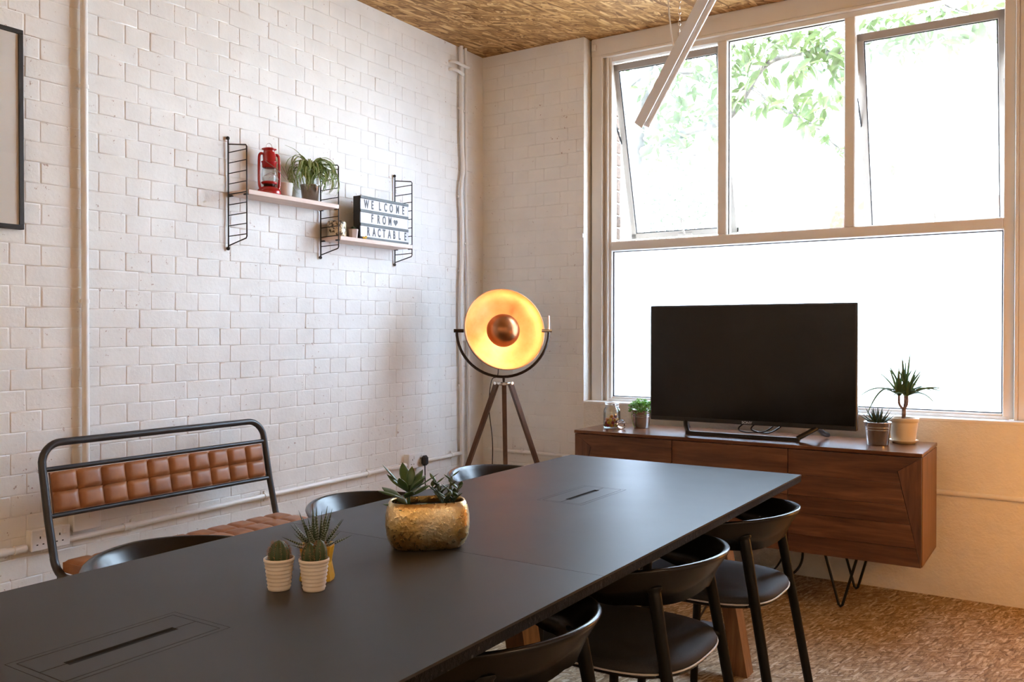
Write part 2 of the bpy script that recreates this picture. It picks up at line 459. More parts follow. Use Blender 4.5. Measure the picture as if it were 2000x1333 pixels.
for (y, z, st_) in near:
    if z + 0.036 > RZ or z < 0.036: continue
    inst(rb.choice(STR if st_ else HED), 'brick', wl, (rb.uniform(-0.0004, 0.0008), y, z), (0, rb.uniform(-.004, .004), 0))
rest = MB()
for (y, z, st_) in far:
    if z + 0.036 > RZ or z < 0.036: continue
    me = rb.choice(STR if st_ else HED); dx = rb.uniform(-0.0004, 0.0008)
    rest.add([(v.co.x + dx, v.co.y + y, v.co.z + z) for v in me.vertices], [tuple(p.vertices) for p in me.polygons], 0, True)
rest.build('brick_courses', 'brickpaint', wl, kind='stuff')
# pier beside the window
k = -2; pspots = []
while True:
    z0 = ZB + k * CO
    if z0 + CO > RZ - 0.002: break
    if z0 > 0.0:
        strt = (k % 2 == 0); step = 0.2265 if strt else 0.11325; x = -0.06 if strt else 0.0
        while x < WX0 - 0.03:
            xa = max(x, 0.004); xb = min(x + step, WX0)
            if xb - xa > 0.03: pspots.append((xa, xb, z0 + CO / 2))
            x += step
    k += 1
for (xa, xb, z) in pspots:
    wd = xb - xa
    me = rb.choice(STR) if wd > 0.15 else rb.choice(HED)
    bw = 0.2265 if wd > 0.15 else 0.11325
    inst(me, 'brick', wwo, ((xa + xb) / 2, rb.uniform(-0.0004, 0.0012), z), (0, 0, -PI / 2), (1, wd / bw, 1))
# ------------------------------------------------------------------ window
GX0, GX1, GZ0, TZ0, TZ1, HZ = 0.869, 2.893, 0.873, 1.732, 1.79, 2.85
M1, M2 = (1.518, 1.571), (2.184, 2.238)
win = thing('window_1', 'tall metal framed window over a frosted lower pane', None, (1.88, 0.1, SILL), **ST)
del_cat = None
f = MB()
f.box(WX0 + 0.012, 0.806, 0.075, 0.15, SILL, RZ, 0.004)
f.box(0.806, 0.816, 0.066, 0.15, SILL, HZ + 0.035, 0.003)
f.box(0.816, 0.850, 0.095, 0.15, SILL, HZ + 0.035, 0.002)
f.box(2.955, WX1, 0.075, 0.15, SILL, RZ, 0.004)
f.box(2.940, 2.955, 0.066, 0.15, SILL, HZ + 0.035, 0.003)
f.box(WX0 + 0.012, WX1, 0.070, 0.15, HZ + 0.045, RZ, 0.004)
f.box(0.806, 2.955, 0.062, 0.15, HZ + 0.028, HZ + 0.045, 0.003)
f.build('timber_surround', 'frame_paint', win)
f = MB()
f.box(0.850, GX0, 0.085, 0.15, SILL + 0.004, HZ + 0.03, 0.003); f.box(0.836, 0.850, 0.075, 0.14, SILL + 0.004, HZ + 0.03, 0.003)
f.box(GX1, 2.940, 0.085, 0.15, SILL + 0.004, HZ + 0.03, 0.003)
f.box(GX0, GX1, 0.085, 0.15, HZ, HZ + 0.03, 0.003)
f.box(GX0 - 0.03, GX1 + 0.03, 0.08, 0.15, SILL + 0.004, GZ0 - 0.012, 0.002); f.box(GX0, GX1, 0.09, 0.15, GZ0 - 0.012, GZ0, 0.002)
f.build('metal_frame', 'frame_paint', win)
MB().box(GX0, GX1, 0.075, 0.15, TZ0, TZ1, 0.005).build('transom', 'frame_paint', win)
for a, b in (M1, M2):
    MB().box(a, b, 0.072, 0.15, TZ1, HZ, 0.005).build('mullion', 'frame_paint', win)
MB().box(WX0, WX1, -0.004, 0.085, SILL - 0.012, SILL + 0.004, 0.003).build('sill_board', 'pipe_paint', win)
fp = MB().box(GX0, GX1, 0.112, 0.118, GZ0, TZ0).build('frosted_pane', 'frosted', win, label='frosted white lower pane')
gk = MB()
for (a, b, c, d) in ((GX0, GX0 + 0.006, GZ0, TZ0), (GX1 - 0.006, GX1, GZ0, TZ0), (GX0, GX1, GZ0, GZ0 + 0.005), (GX0, GX1, TZ0 - 0.005, TZ0)): gk.box(a, b, 0.104, 0.112, c, d)
gk.build('gasket', 'rubber', win)
gk = MB()
for (a, b, c, d) in ((M1[1], M1[1] + 0.005, TZ1, HZ), (M2[0] - 0.004, M2[0], TZ1, HZ), (M1[1], M2[0], HZ - 0.005, HZ)): gk.box(a, b, 0.104, 0.112, c, d)
gk.build('gasket', 'rubber', win)
MB().box(M1[1], M2[0], 0.112, 0.118, TZ1, HZ).build('pane', 'clear', win)
def sash(x0, x1, ztop, ang, glass):
    L = 1.045; T = Matrix.Translation((0, 0.105, ztop)) @ Matrix.Rotation(R(ang), 4, 'X')
    wd = 0.034; th = 0.032
    s = MB()
    s.box(x0, x1, 0, th, -0.040, 0, 0.003, mat=T); s.box(x0, x1, 0, th, -L, -L + 0.034, 0.003, mat=T)
    s.box(x0, x0 + wd, 0, th, -L, 0, 0.003, mat=T); s.box(x1 - wd, x1, 0, th, -L, 0, 0.003, mat=T)
    so = s.build('sash', 'alu', win)
    MB().box(x0 + wd - 0.004, x1 - wd + 0.004, 0.014, 0.019, -L + 0.03, -0.036, mat=T).build('pane', glass, so)
    g = MB(); e = 0.005
    for (a, b, c, d) in ((x0 + wd, x0 + wd + e, -L + .034, -.04), (x1 - wd - e, x1 - wd, -L + .034, -.04), (x0 + wd, x1 - wd, -L + .034, -L + .034 + e), (x0 + wd, x1 - wd, -.04 - e, -.04)):
        g.box(a, b, 0.006, 0.013, c, d, mat=T)
    g.build('gasket', 'rubber', so)
    xm = (x0 + x1) / 2 + 0.02
    h = MB(); h.box(xm - 0.045, xm + 0.045, -0.012, 0.0, -L + 0.004, -L + 0.02, 0.003, mat=T)
    h.tube([T @ Vector((xm, -0.008, -L + 0.014)), T @ Vector((xm - 0.01, -0.018, -L + 0.05)), T @ Vector((xm - 0.012, -0.012, -L + 0.115))], [0.006, 0.007, 0.004], 8)
    h.build('handle', 'alu', so)
    st_ = MB()
    for xx in (x0 + 0.004, x1 - 0.004):
        st_.tube([Vector((xx, 0.125, ztop - 0.32)), T @ Vector((xx, 0.03, -0.52))], 0.005, 6)
    st_.build('stay_arm', 'rubber', so)
sash(GX0 - 0.008, M1[0] + 0.012, HZ - 0.012, 15.0, 'dusty')
sash(M2[1] - 0.004, GX1 + 0.004, HZ - 0.085, 14.0, 'dusty')
# ================================================================== OUTSIDE
MB().box(-14, 22, 0.3, 40, -0.45, -0.25).build('ground_outside', 'mortar', **ST)
op = MB().box(-0.25, 0.735, 0.12, 0.235, -0.25, RZ).box(-0.25, 0.79, 0.235, 0.345, -0.25, RZ).box(-0.25, RX, 0.12, 0.345, -0.25, SILL - 0.02).box(3.14, RX, 0.12, 0.345, -0.25, RZ).build('wall_outer', 'mortar', **ST)
MEX = {}
for i in range(5):
    rd = random.Random(50 + i); MEX[i] = MB().box(-0.006, 0.008, -0.054, 0.054, -0.033, 0.033, 0.004).mesh('brick', 'rawbrick')
for k in range(0, 40):
    z = 0.05 + k * CO
    if z > RZ - 0.04: break
    inst(MEX[k % 5], 'brick', op, (0.792 + rb.uniform(-.003, .003), 0.291, z), (0, 0, rb.uniform(-.05, .05)))
# opposite house
M['stucco'] = painted('white_stucco', (0.85, 0.84, 0.82), 0.8, 0.3, 20, 2, 0.01)
M['slate'] = plain('grey_slate', (0.07, 0.07, 0.075), 0.7)
M['redbrick'] = speckle('orange_brick', (0.045, 0.018, 0.008), (0.10, 0.045, 0.022), 9, 0.9, bs=0.4)
M['ledge'] = plain('pale_stone', (0.28, 0.27, 0.26), 0.8)
M['winglass'] = plain('far_window_glass', (0.06, 0.065, 0.06), 0.5)
HY = 13.0
hb = thing('house', 'white rendered house with orange brick arches seen through the right window', 'house', (4, HY, -0.25))
zt = P(1820, 92, 1, HY).z
xl = P(1690, 92, 1, HY).x
MB().box(-6, xl, HY, HY + 5, -0.25, zt * 0.97).box(xl, 14, HY, HY + 5, -0.25, zt).build('wall', 'stucco', hb)
MB().box(xl - 0.15, 14.1, HY - 0.22, HY + 0.1, zt - 0.02, zt + 0.09).build('gutter', 'slate', hb)
MB().box(xl - 0.2, 14.2, HY - 0.05, HY + 5.2, zt + 0.09, zt + 0.55).build('roof', 'slate', hb)
def hwin(px0, px1, py0, py1):
    a = P(px0, py0, 1, HY); b = P(px1, py1, 1, HY)
    wo = MB().box(a.x - 0.1, b.x + 0.1, HY - 0.03, HY, b.z - 0.12, a.z + 0.1).build('window', 'stucco', hb)
    MB().box(a.x, b.x, HY - 0.036, HY - 0.03, b.z, a.z).build('pane', 'winglass', wo)
    MB().box((a.x + b.x) / 2 - 0.03, (a.x + b.x) / 2 + 0.03, HY - 0.042, HY - 0.03, b.z, a.z).build('glazing_bar', 'stucco', wo)
hwin(1470, 1530, 262, 330); hwin(1725, 1745, 205, 262)
for (px0, px1, py0, py1) in ((1622, 1662, 402, 452), (1676, 1712, 392, 424), (1742, 1810, 388, 410), (1845, 1960, 380, 408)):
    a = P(px0, py0, 1, HY); b = P(px1, py1, 1, HY)
    pts = [Vector((a.x, HY, b.z))]
    n = 10
    for i in range(n + 1):
        t = i / n; pts.append(Vector((a.x + (b.x - a.x) * t, HY, a.z - 0.12 + 0.12 * math.sin(PI * t))))
    pts.append(Vector((b.x, HY, b.z)))
    MB().prism(pts, (0, -0.06, 0)).build('brick_arch', 'redbrick', hb)
a = P(1490, 336, 1, HY); MB().box(a.x - 1.2, a.x + 1.3, HY - 0.15, HY, a.z - 0.12, a.z).build('ledge', 'ledge', hb)
# tree
M['leaf'] = leaf_mat('tree_leaf', (0.050, 0.070, 0.022), 0.4)
M['leaf2'] = leaf_mat('hedge_leaf', (0.055, 0.07, 0.038), 0.5)
M['bark'] = speckle('bark', (0.045, 0.037, 0.03), (0.09, 0.078, 0.063), 14, 0.9)
TY = 3.6
tb = P(1228, 420, 1, TY)
tree = thing('tree', 'leafy green tree with drooping leaf clusters outside the window', 'tree', (tb.x - 0.3, TY, -0.25))
def tp(px, py, y=TY): return P(px, py, 1, y)
def trunk(pts, r0, r1, name='branch'):
    sp = smooth_path(pts, 5); n = len(sp)
    MB().tube(sp, [r0 + (r1 - r0) * i / (n - 1) for i in range(n)], 8).build(name, 'bark', tree)
trunk([Vector((tb.x - 0.3, TY, -0.25)), tp(1215, 500), tp(1235, 300), tp(1246, 200), tp(1262, 110), tp(1285, -60)], 0.13, 0.09, 'trunk')
brs = [([tp(1246, 300), tp(1330, 262), tp(1425, 228), tp(1490, 132), tp(1560, 105), tp(1655, 100), tp(1740, 60)], 0.045, 0.012),
       ([tp(1425, 228), tp(1455, 170), tp(1505, 200), tp(1530, 214), tp(1590, 246), tp(1632, 285), tp(1650, 300)], 0.018, 0.006),
       ([tp(1262, 110), tp(1330, 140), tp(1400, 120), tp(1460, 60), tp(1540, 30), tp(1700, -20)], 0.04, 0.012),
       ([tp(1560, 105), tp(1600, 60), tp(1680, 30), tp(1780, 18), tp(1860, 25)], 0.014, 0.005),
       ([tp(1700, -20), tp(1800, -8), tp(1880, 22), tp(1950, 30)], 0.014, 0.005),
       ([tp(1240, 260), tp(1290, 290), tp(1340, 300), tp(1390, 310)], 0.016, 0.005),
       ([tp(1246, 200), tp(1225, 215), tp(1212, 250)], 0.02, 0.008)]
for pts, r0, r1 in brs: trunk(pts, r0, r1)
# a leaf: pointed, folded along the midrib
def leaf_geo(L, W, fold=0.25, droop=0.25, n=5):
    vs_ = []; fs = []
    for i in range(n + 1):
        t = i / n; wv = W * math.sin(PI * t) ** 0.8 * (1 - 0.25 * t); z = -droop * L * t * t
        vs_ += [(L * t, -wv / 2, z + fold * wv / 2), (L * t, 0, z), (L * t, wv / 2, z + fold * wv / 2)]
    for i in range(n):
        a = i * 3; fs += [(a, a + 3, a + 4, a + 1), (a + 1, a + 4, a + 5, a + 2)]
    return vs_, fs
LM = []
for i in range(5):
    v_, f_ = leaf_geo(0.120 + 0.012 * i, 0.058 + 0.006 * (i % 3), 0.3, 0.10 + 0.06 * i)
    LM.append(MB().add(v_, f_, 0, True).mesh('leaf', 'leaf'))
rl = random.Random(11)
# clusters (pixel centre, spread px, count)
CL = [(1470, 90, 50, 34), (1450, 150, 40, 26), (1520, 70, 45, 22), (1590, 80, 45, 26), (1640, 110, 30, 20), (1560, 130, 40, 18), (1620, 70, 30, 14), (1440, 190, 22, 14),
      (1490, 200, 18, 8), (1540, 190, 28, 14), (1585, 195, 26, 14), (1605, 205, 14, 6), (1560, 215, 22, 10), (1590, 240, 18, 8), (1620, 262, 14, 6), (1640, 287, 16, 8), (1635, 185, 12, 5), (1628, 150, 12, 6),
      (1310, 130, 60, 24), (1370, 170, 50, 24), (1290, 200, 50, 20), (1350, 240, 50, 24), (1270, 260, 40, 18), (1300, 310, 45, 22), (1390, 130, 30, 14), (1340, 120, 50, 16), (1390, 260, 14, 6),
      (1700, 30, 24, 12), (1740, 45, 22, 10), (1790, 20, 22, 10), (1850, 15, 24, 8), (1930, 15, 24, 10), (1880, 60, 26, 10), (1790, 70, 30, 14), (1710, 90, 24, 12), (1920, 45, 20, 8), (1740, 330, 10, 3), (1760, 95, 30, 10), (1840, 70, 26, 10), (1260, 150, 30, 16), (1330, 280, 40, 18), (1380, 215, 30, 14), (1425, 110, 20, 10), (1218, 240, 8, 4)]
loose = []
for (cx, cy_, sp, n) in CL:
    for i in range(int(n * 1.7)):
        px = rl.gauss(cx, sp * 0.55); py = rl.gauss(cy_, sp * 0.42)
        y = TY + rl.uniform(-0.5, 0.6)
        rot = (rl.uniform(-0.9, 0.9), rl.uniform(-0.2, 1.0), rl.uniform(0, 2 * PI))
        loose.append((tp(px, py, y), rot, rl.uniform(0.8, 1.3)))
rl.shuffle(loose)
for i, (q, rot, s_) in enumerate(loose):
    if i < 300: inst(LM[i % 5], 'leaf', tree, q - tree.location, rot, (s_,) * 3)
def leaf_cloud(name, mat, parent, items):
    mb = MB()
    for (me, q, rot, s_) in items:
        T = Matrix.LocRotScale(q, __import__('mathutils').Euler(rot), Vector((s_,) * 3))
        mb.add([T @ v.co for v in me.vertices], [tuple(p.vertices) for p in me.polygons], 0, True)
    return mb.build(name, mat, parent, kind='stuff')
items = [(LM[i % 5], q, rot, s_) for i, (q, rot, s_) in enumerate(loose) if i >= 300]
for i in range(700):                                        # rest of the crown above the window
    q = Vector((rl.uniform(-2.2, 4.6), TY + rl.uniform(-1.0, 1.2), rl.uniform(3.75, 5.2)))
    items.append((LM[i % 5], q, (rl.uniform(-.6, .6), rl.uniform(.1, 1.2), rl.uniform(0, 6.28)), rl.uniform(.8, 1.3)))
leaf_cloud('foliage', 'leaf', tree, items)
# climbing shrub against the far garden side
SY = 5.5
hc = P(1300, 430, 1, SY)
shrub = thing('shrub', 'pale leafy shrub behind the left open window sash', 'shrub', (hc.x, SY, -0.25))
sm = []
v_, f_ = leaf_geo(0.06, 0.045, 0.2, 0.1, 3); SL = MB().add(v_, f_, 0, True).mesh('leaf', 'leaf2')
for i in range(2600):
    px = rl.gauss(1310, 75); t = rl.random() ** 0.75
    py = 340 + 300 * t - 30 * math.cos((px - 1310) / 60) + rl.gauss(0, 14)
    if px > 1480: continue
    sm.append((SL, P(px, py, 1, SY + rl.uniform(-0.4, 0.6)), (rl.uniform(-1, 1), rl.uniform(-.3, 1.2), rl.uniform(0, 6.28)), rl.uniform(.6, 1.3)))
leaf_cloud('foliage', 'leaf2', shrub, sm)
stm = MB()
for i in range(9):
    a = P(1240 + i * 18, 600, 1, SY); b_ = P(1235 + i * 20, 390 + 20 * (i % 3), 1, SY)
    stm.tube([Vector((a.x, SY, -0.25)), (Vector((a.x, SY, -0.25)) + b_) / 2 + Vector((0.05, 0.1, 0)), b_], [0.018, 0.014, 0.005], 6)
stm.build('stems', 'bark', shrub)
# ================================================================== FURNITURE
M['laminate'] = None
m, nt, b = new_mat('charcoal_linoleum')
n1 = noise_tex(nt, pos(nt, (1, 1, 1)), 3.0, 4); n2 = noise_tex(nt, pos(nt), 160, 3)
nt.links.new(ramp(nt, n1.outputs[0], [(0.3, (0.030, 0.029, 0.029)), (0.7, (0.041, 0.039, 0.038))]), b.inputs['Base Color'])
nt.links.new(ramp(nt, n1.outputs[0], [(0.3, (0.40,) * 3), (0.7, (0.46,) * 3)]), b.inputs['Roughness']); setp(b, spec=0.17)
bump(nt, b, n2.outputs[0], 0.04, 0.001); M['laminate'] = m
m, nt, b = new_mat('dark_charcoal_linoleum')
n1 = noise_tex(nt, pos(nt, (1, 1, 1)), 3.0, 4)
nt.links.new(ramp(nt, n1.outputs[0], [(0.3, (0.030, 0.029, 0.028)), (0.7, (0.042, 0.040, 0.038))]), b.inputs['Base Color']); setp(b, rough=0.48, spec=0.24)
M['laminate2'] = m
M['blackosb'] = speckle('black_stained_strand_edge', (0.004, 0.004, 0.005), (0.06, 0.055, 0.05), 95, 0.7, 0.66, spec=0.2, bs=1.0, dist=0.006, width=0.06)
M['slot'] = plain('slot_black', (0.004, 0.004, 0.004), 0.9)
M['oak'] = wood('brown_oak', (0.13, 0.055, 0.02), (0.24, 0.11, 0.045), (0.33, 0.17, 0.075), 'Z', 0.45)
M['darkbeam'] = plain('dark_beam', (0.035, 0.027, 0.030), 0.4)
# ---------------- meeting table
TX0, TX1, TYF, TYS, TYN, TT = 1.405, 2.355, -1.367, -2.928, -4.49, 0.74
TH = 0.025
tbl = thing('meeting_table', 'long charcoal meeting table with black strand-board edges and wooden trestles', 'table', ((TX0 + TX1) / 2, (TYF + TYN) / 2, 0))
def table_top(y0, y1, mat, fx0, fx1, fy0, fy1):
    core = MB().box(TX0 + 0.001, TX1 - 0.001, y0, y1, TT - TH, TT - 0.005).build('core_board', 'blackosb', tbl)
    t = MB(); b_ = 0.0015
    # top skin with the flap opening left free
    t.box(TX0, fx0, y0, y1, TT - 0.005, TT); t.box(fx1, TX1, y0, y1, TT - 0.005, TT)
    t.box(fx0, fx1, y0, fy0, TT - 0.005, TT); t.box(fx0, fx1, fy1, y1, TT - 0.005, TT)
    top = t.build('table_top', mat, tbl)
    fr = MB(); e = 0.012; g = 0.0012
    fr.box(fx0 + g, fx0 + e, fy0 + g, fy1 - g, TT - 0.006, TT); fr.box(fx1 - e, fx1 - g, fy0 + g, fy1 - g, TT - 0.006, TT)
    fr.box(fx0 + e, fx1 - e, fy0 + g, fy0 + e, TT - 0.006, TT); fr.box(fx0 + e, fx1 - e, fy1 - e, fy1 - g, TT - 0.006, TT)
    fr.build('flap_frame', mat, tbl)
    cx = (fx0 + fx1) / 2; s0, s1 = fy0 + 0.055, fy1 - 0.055; q = e + 0.0015; hw = 0.009
    MB().box(fx0 + q, cx - 0.0008, fy0 + q, s0, TT - 0.005, TT).box(fx0 + q, cx - 0.0008, s1, fy1 - q, TT - 0.005, TT).box(fx0 + q, cx - hw, s0, s1, TT - 0.005, TT) \
        .box(cx + 0.0008, fx1 - q, fy0 + q, s0, TT - 0.005, TT).box(cx + 0.0008, fx1 - q, s1, fy1 - q, TT - 0.005, TT).box(cx + hw, fx1 - q, s0, s1, TT - 0.005, TT).build('cable_flap', mat, tbl)
    MB().box(cx - hw, cx + hw, s0, s1, TT - 0.006, TT - 0.0042).build('cable_slot', 'slot', tbl)
table_top(TYS + 0.0006, TYF, 'laminate', 1.80, 1.955, -2.29, -1.985)
table_top(TYN, TYS - 0.0006, 'laminate2', 1.80, 1.955, -3.875, -3.57)
def trestle(y):
    xc = (TX0 + TX1) / 2; xb = 0.285; xt = 0.165; zt = TT - TH - 0.035
    for s in (-1, 1):
        l = MB(); h = 0.027
        v0 = [(xc + s * xb + dx, y + dy, 0) for dx, dy in ((-h, -.035), (h, -.035), (h, .035), (-h, .035))]
        v1 = [(xc + s * xt + dx, y + dy, zt) for dx, dy in ((-h, -.035), (h, -.035), (h, .035), (-h, .035))]
        l.add(v0 + v1, [(0, 3, 2, 1), (4, 5, 6, 7)] + [(i, (i + 1) % 4, 4 + (i + 1) % 4, 4 + i) for i in range(4)])
        l.build('leg', 'oak', tbl)
    MB().box(xc - xb + 0.02, xc + xb - 0.02, y - 0.03, y + 0.03, 0.10, 0.16, 0.003).build('cross_beam', 'darkbeam', tbl)
    MB().box(xc - 0.36, xc + 0.36, y - 0.03, y + 0.03, zt, TT - TH, 0.003).build('top_rail', 'darkbeam', tbl)
for y in (-1.435, -2.805, -4.30): trestle(y)
# ---------------- chairs
M['chairblack'] = plain('black_lacquer', (0.009, 0.009, 0.010), 0.26, spec=0.45)
M['chairleg'] = plain('black_leg_lacquer', (0.007, 0.007, 0.007), 0.4, spec=0.3)
M['seatfab'] = speckle('charcoal_seat_fabric', (0.020, 0.020, 0.024), (0.034, 0.034, 0.040), 320, 0.75, bs=0.25, dist=0.001, width=0.2)
M['edge_glint'] = plain('painted_edge_glint', (0.62, 0.60, 0.58), 0.4)  # window glint on the seat edge, put in as a pale colour
def make_chair(label):
    t = thing('dining_chair', label, 'chair', (0, 0, 0), 0, 'black curved-back chairs around the meeting table')
    AX, BY = 0.283, 0.268
    N = 56
    def sect(u):
        th = R(-128 + 256 * u); a = abs(th)
        k = min(1, a / R(128))
        zt = 0.705 - 0.045 * k ** 1.6
        hgt = 0.092 + 0.012 * math.sin(min(1, a / R(62)) * PI) * (1 if a < R(62) else 0)
        if a > R(70): hgt *= max(0.10, 1 - ((a - R(70)) / R(58)) ** 1.2 * 0.9)
        zb = zt - hgt
        fl = 0.82 + 0.12 * (1 - hgt / 0.1) if hgt < 0.1 else 0.82
        ex = 1.0
        fwd = 0.0 if a < R(95) else -0.10 * ((a - R(95)) / R(33)) ** 1.0
        def pt(s, z, inn=0.0):
            x = (AX * s - inn) * math.cos(th) + fwd * 0.0; y = (BY * s - inn) * math.sin(th)
            if a > R(90): x = x * 1.15 - 0.0
            return Vector((x, y, z))
        th_ = 0.013
        prof = [pt(fl, zb), pt(fl + (1 - fl) * 0.45, zb + hgt * 0.5), pt(0.985, zt - 0.014), pt(1.0, zt - 0.004), pt(0.998, zt, 0.002), pt(0.99, zt + 0.001, 0.006),
                pt(0.985, zt - 0.003, 0.011), pt(0.97, zt - 0.014, th_), pt(fl + (1 - fl) * 0.40, zb + hgt * 0.5, th_ + 0.002), pt(fl, zb + 0.004, th_)]
        return prof
    vs_ = []; fs = []
    for i in range(N + 1): vs_ += sect(i / N)
    K = 10
    for i in range(N):
        for j in range(K):
            l = (j + 1) % K
            fs.append((i * K + j, i * K + l, (i + 1) * K + l, (i + 1) * K + j))
    fs += [tuple(range(K)), tuple(reversed(range(N * K, N * K + K)))]
    MB().add(vs_, fs, 0, True).build('backrest', 'chairblack', t, True)
    for s in (-1, 1):
        sp = smooth_path([(0.165, s * 0.168, 0.640), (0.176, s * 0.174, 0.605), (0.205, s * 0.182, 0.45), (0.285, s * 0.200, 0.0)], 5); n = len(sp)
        MB().tube(sp, [0.020 if i < 2 else 0.0155 - 0.004 * i / n for i in range(n)], 10, sq=(1.25, 0.8)).build('leg', 'chairleg', t, True)
        sp = smooth_path([(-0.115, s * 0.222, 0.655), (-0.118, s * 0.224, 0.62), (-0.125, s * 0.226, 0.42), (-0.145, s * 0.232, 0.0)], 5); n = len(sp)
        MB().tube(sp, [0.019 if i < 2 else 0.0150 - 0.004 * i / n for i in range(n)], 10, sq=(1.25, 0.8)).build('leg', 'chairleg', t, True)
        MB().tube([(0.16, s * 0.15, 0.435), (0.207, s * 0.182, 0.44)], 0.010, 8).build('bracket', 'chairleg', t, True)
        MB().tube([(-0.10, s * 0.19, 0.435), (-0.124, s * 0.226, 0.44)], 0.010, 8).build('bracket', 'chairleg', t, True)
    # seat: rounded-rear pad on a thin shell
    def outline(grow=0.0, n=44):
        out = []
        for i in range(n):
            a = 2 * PI * i / n; ca, sa = math.cos(a), math.sin(a)
            e = 3.0 if ca > 0 else 5.0
            r = 1 / ((abs(ca) ** e + abs(sa) ** e) ** (1 / e))
            out.append(((0.228 + grow) * r * ca + 0.004, (0.216 + grow) * r * sa))
        return out
    def pad(layers, mat, name):
        mb = MB(); L = []
        for (g, z, dish) in layers:
            L.append([(x, y, z - dish * (1 - (x * x + y * y) / 0.06)) for x, y in outline(g)])
        n = len(L[0]); vs2 = [v for r_ in L for v in r_]
        fs2 = [(i * n + k_, i * n + (k_ + 1) % n, (i + 1) * n + (k_ + 1) % n, (i + 1) * n + k_) for i in range(len(L) - 1) for k_ in range(n)]
        fs2 += [tuple(reversed(range(n))), tuple(range((len(L) - 1) * n, len(L) * n))]
        mb.add(vs2, fs2, 0, True); return mb.build(name, mat, t, True)
    pad([(-0.03, 0.418, 0), (-0.002, 0.428, 0), (0.002, 0.437, 0)], 'chairblack', 'seat_shell')
    st_ = pad([(0.001, 0.4375, 0), (0.004, 0.447, 0), (-0.002, 0.459, 0), (-0.018, 0.4655, 0.0), (-0.06, 0.466, 0.0), (-0.13, 0.464, 0.0), (-0.20, 0.4625, 0)], 'seatfab', 'seat')
    MB().tube([(x, y, 0.4405) for x, y in outline(0.0045, 60)], 0.0026, 6, closed=True).build('edge_glint', 'edge_glint', st_, True)  # pale ring stands in for the highlight along the seat shell rim
    return t
CH = 'black curved-back chair '
chairs = [((2.185, -1.835), 0, 'at the window end of the table, in front of the sideboard'),
          ((2.175, -2.475), 0, 'in the middle of the three on the sideboard side of the table'),
          ((2.142, -3.135), 0, 'nearest the camera, cut by the bottom edge of the picture'),
          ((1.352, -1.70), PI, 'on the wall side of the table, in front of the tripod lamp'),
          ((1.348, -2.435), PI, 'on the wall side of the table, behind the striped succulent'),
          ((1.395, -3.20), PI, 'on the wall side of the table, overlapping the bench seat')]
proto = None
for (xy, rz, lb) in chairs:
    if proto is None: proto = o = make_chair(CH + lb)
    else: o = copy_tree(proto)
    o['label'] = CH + lb; o.location = (xy[0], xy[1], 0); o.rotation_euler = (0, 0, rz)
# ---------------- leather bench
M['leather'] = None
m, nt, b = new_mat('tan_leather')
n1 = noise_tex(nt, pos(nt), 12, 4, 0.6); n2 = noise_tex(nt, pos(nt), 240, 4, 0.6)
nt.links.new(ramp(nt, n1.outputs[0], [(0.25, (0.22, 0.080, 0.030)), (0.6, (0.35, 0.137, 0.050)), (0.8, (0.42, 0.18, 0.07))]), b.inputs['Base Color'])
setp(b, rough=0.42); bump(nt, b, n2.outputs[0], 0.12, 0.001); M['leather'] = m
M['blackmetal'] = plain('dark_grey_steel_tube', (0.035, 0.036, 0.040), 0.38, metal=0.3)
bn = thing('leather_bench', 'tan quilted leather bench with dark tubular steel frame against the white brick wall', 'bench', (0.42, -2.41, 0))
def bx(z):                     # the back leans to the wall
    return 0.225 - 0.085 * (z - 0.45) / 0.42
YA, YB, ZT = -2.915, -1.925, 0.862
fr = MB(); rt_ = 0.0135
def side(y, s):
    # floor -> front leg -> seat rail -> bend -> back post -> top corner
    a = [Vector((0.30, y, 0.415))] + arc((0.305, y, 0.495), 0.08, -90, -170, 7, (1, 0, 0), (0, 0, 1))
    a = [Vector((0.66, y, 0.415)), Vector((0.45, y, 0.415))] + [Vector((0.305, y, 0.415))] + arc((0.305, y, 0.495), 0.08, -100, -172, 6, (1, 0, 0), (0, 0, 1))
    a += [Vector((bx(0.6), y, 0.6)), Vector((bx(ZT - 0.09), y, ZT - 0.09))]
    return a
L_ = side(YA, 1); Rr = side(YB, -1)
cl = [Vector((bx(ZT - 0.075 + 0.075 * math.sin(R(a))), YA + 0.075 - 0.075 * math.cos(R(a)), ZT - 0.075 + 0.075 * math.sin(R(a)))) for a in range(10, 91, 10)]
cr = [Vector((q.x, YA + YB - q.y, q.z)) for q in reversed(cl)]
path = L_ + cl + [Vector((bx(ZT), -2.6, ZT)), Vector((bx(ZT), -2.2, ZT))] + cr + list(reversed(Rr))
fr.tube(path, rt_, 12)
fr.build('back_frame', 'blackmetal', bn)
for z in (0.772, 0.612):
    MB().tube([(bx(z), YA, z), (bx(z), YB, z)], 0.009, 10).build('cross_rail', 'blackmetal', bn)
for (x, y) in ((0.27, YA), (0.27, YB), (0.66, YA), (0.66, YB)):
    MB().tube([(x, y, 0.415), (x, y, 0.0)], 0.0125, 10).build('leg', 'blackmetal', bn)
MB().tube([(0.66, YA, 0.415), (0.66, YB, 0.415)], 0.0125, 10).build('front_rail', 'blackmetal', bn)
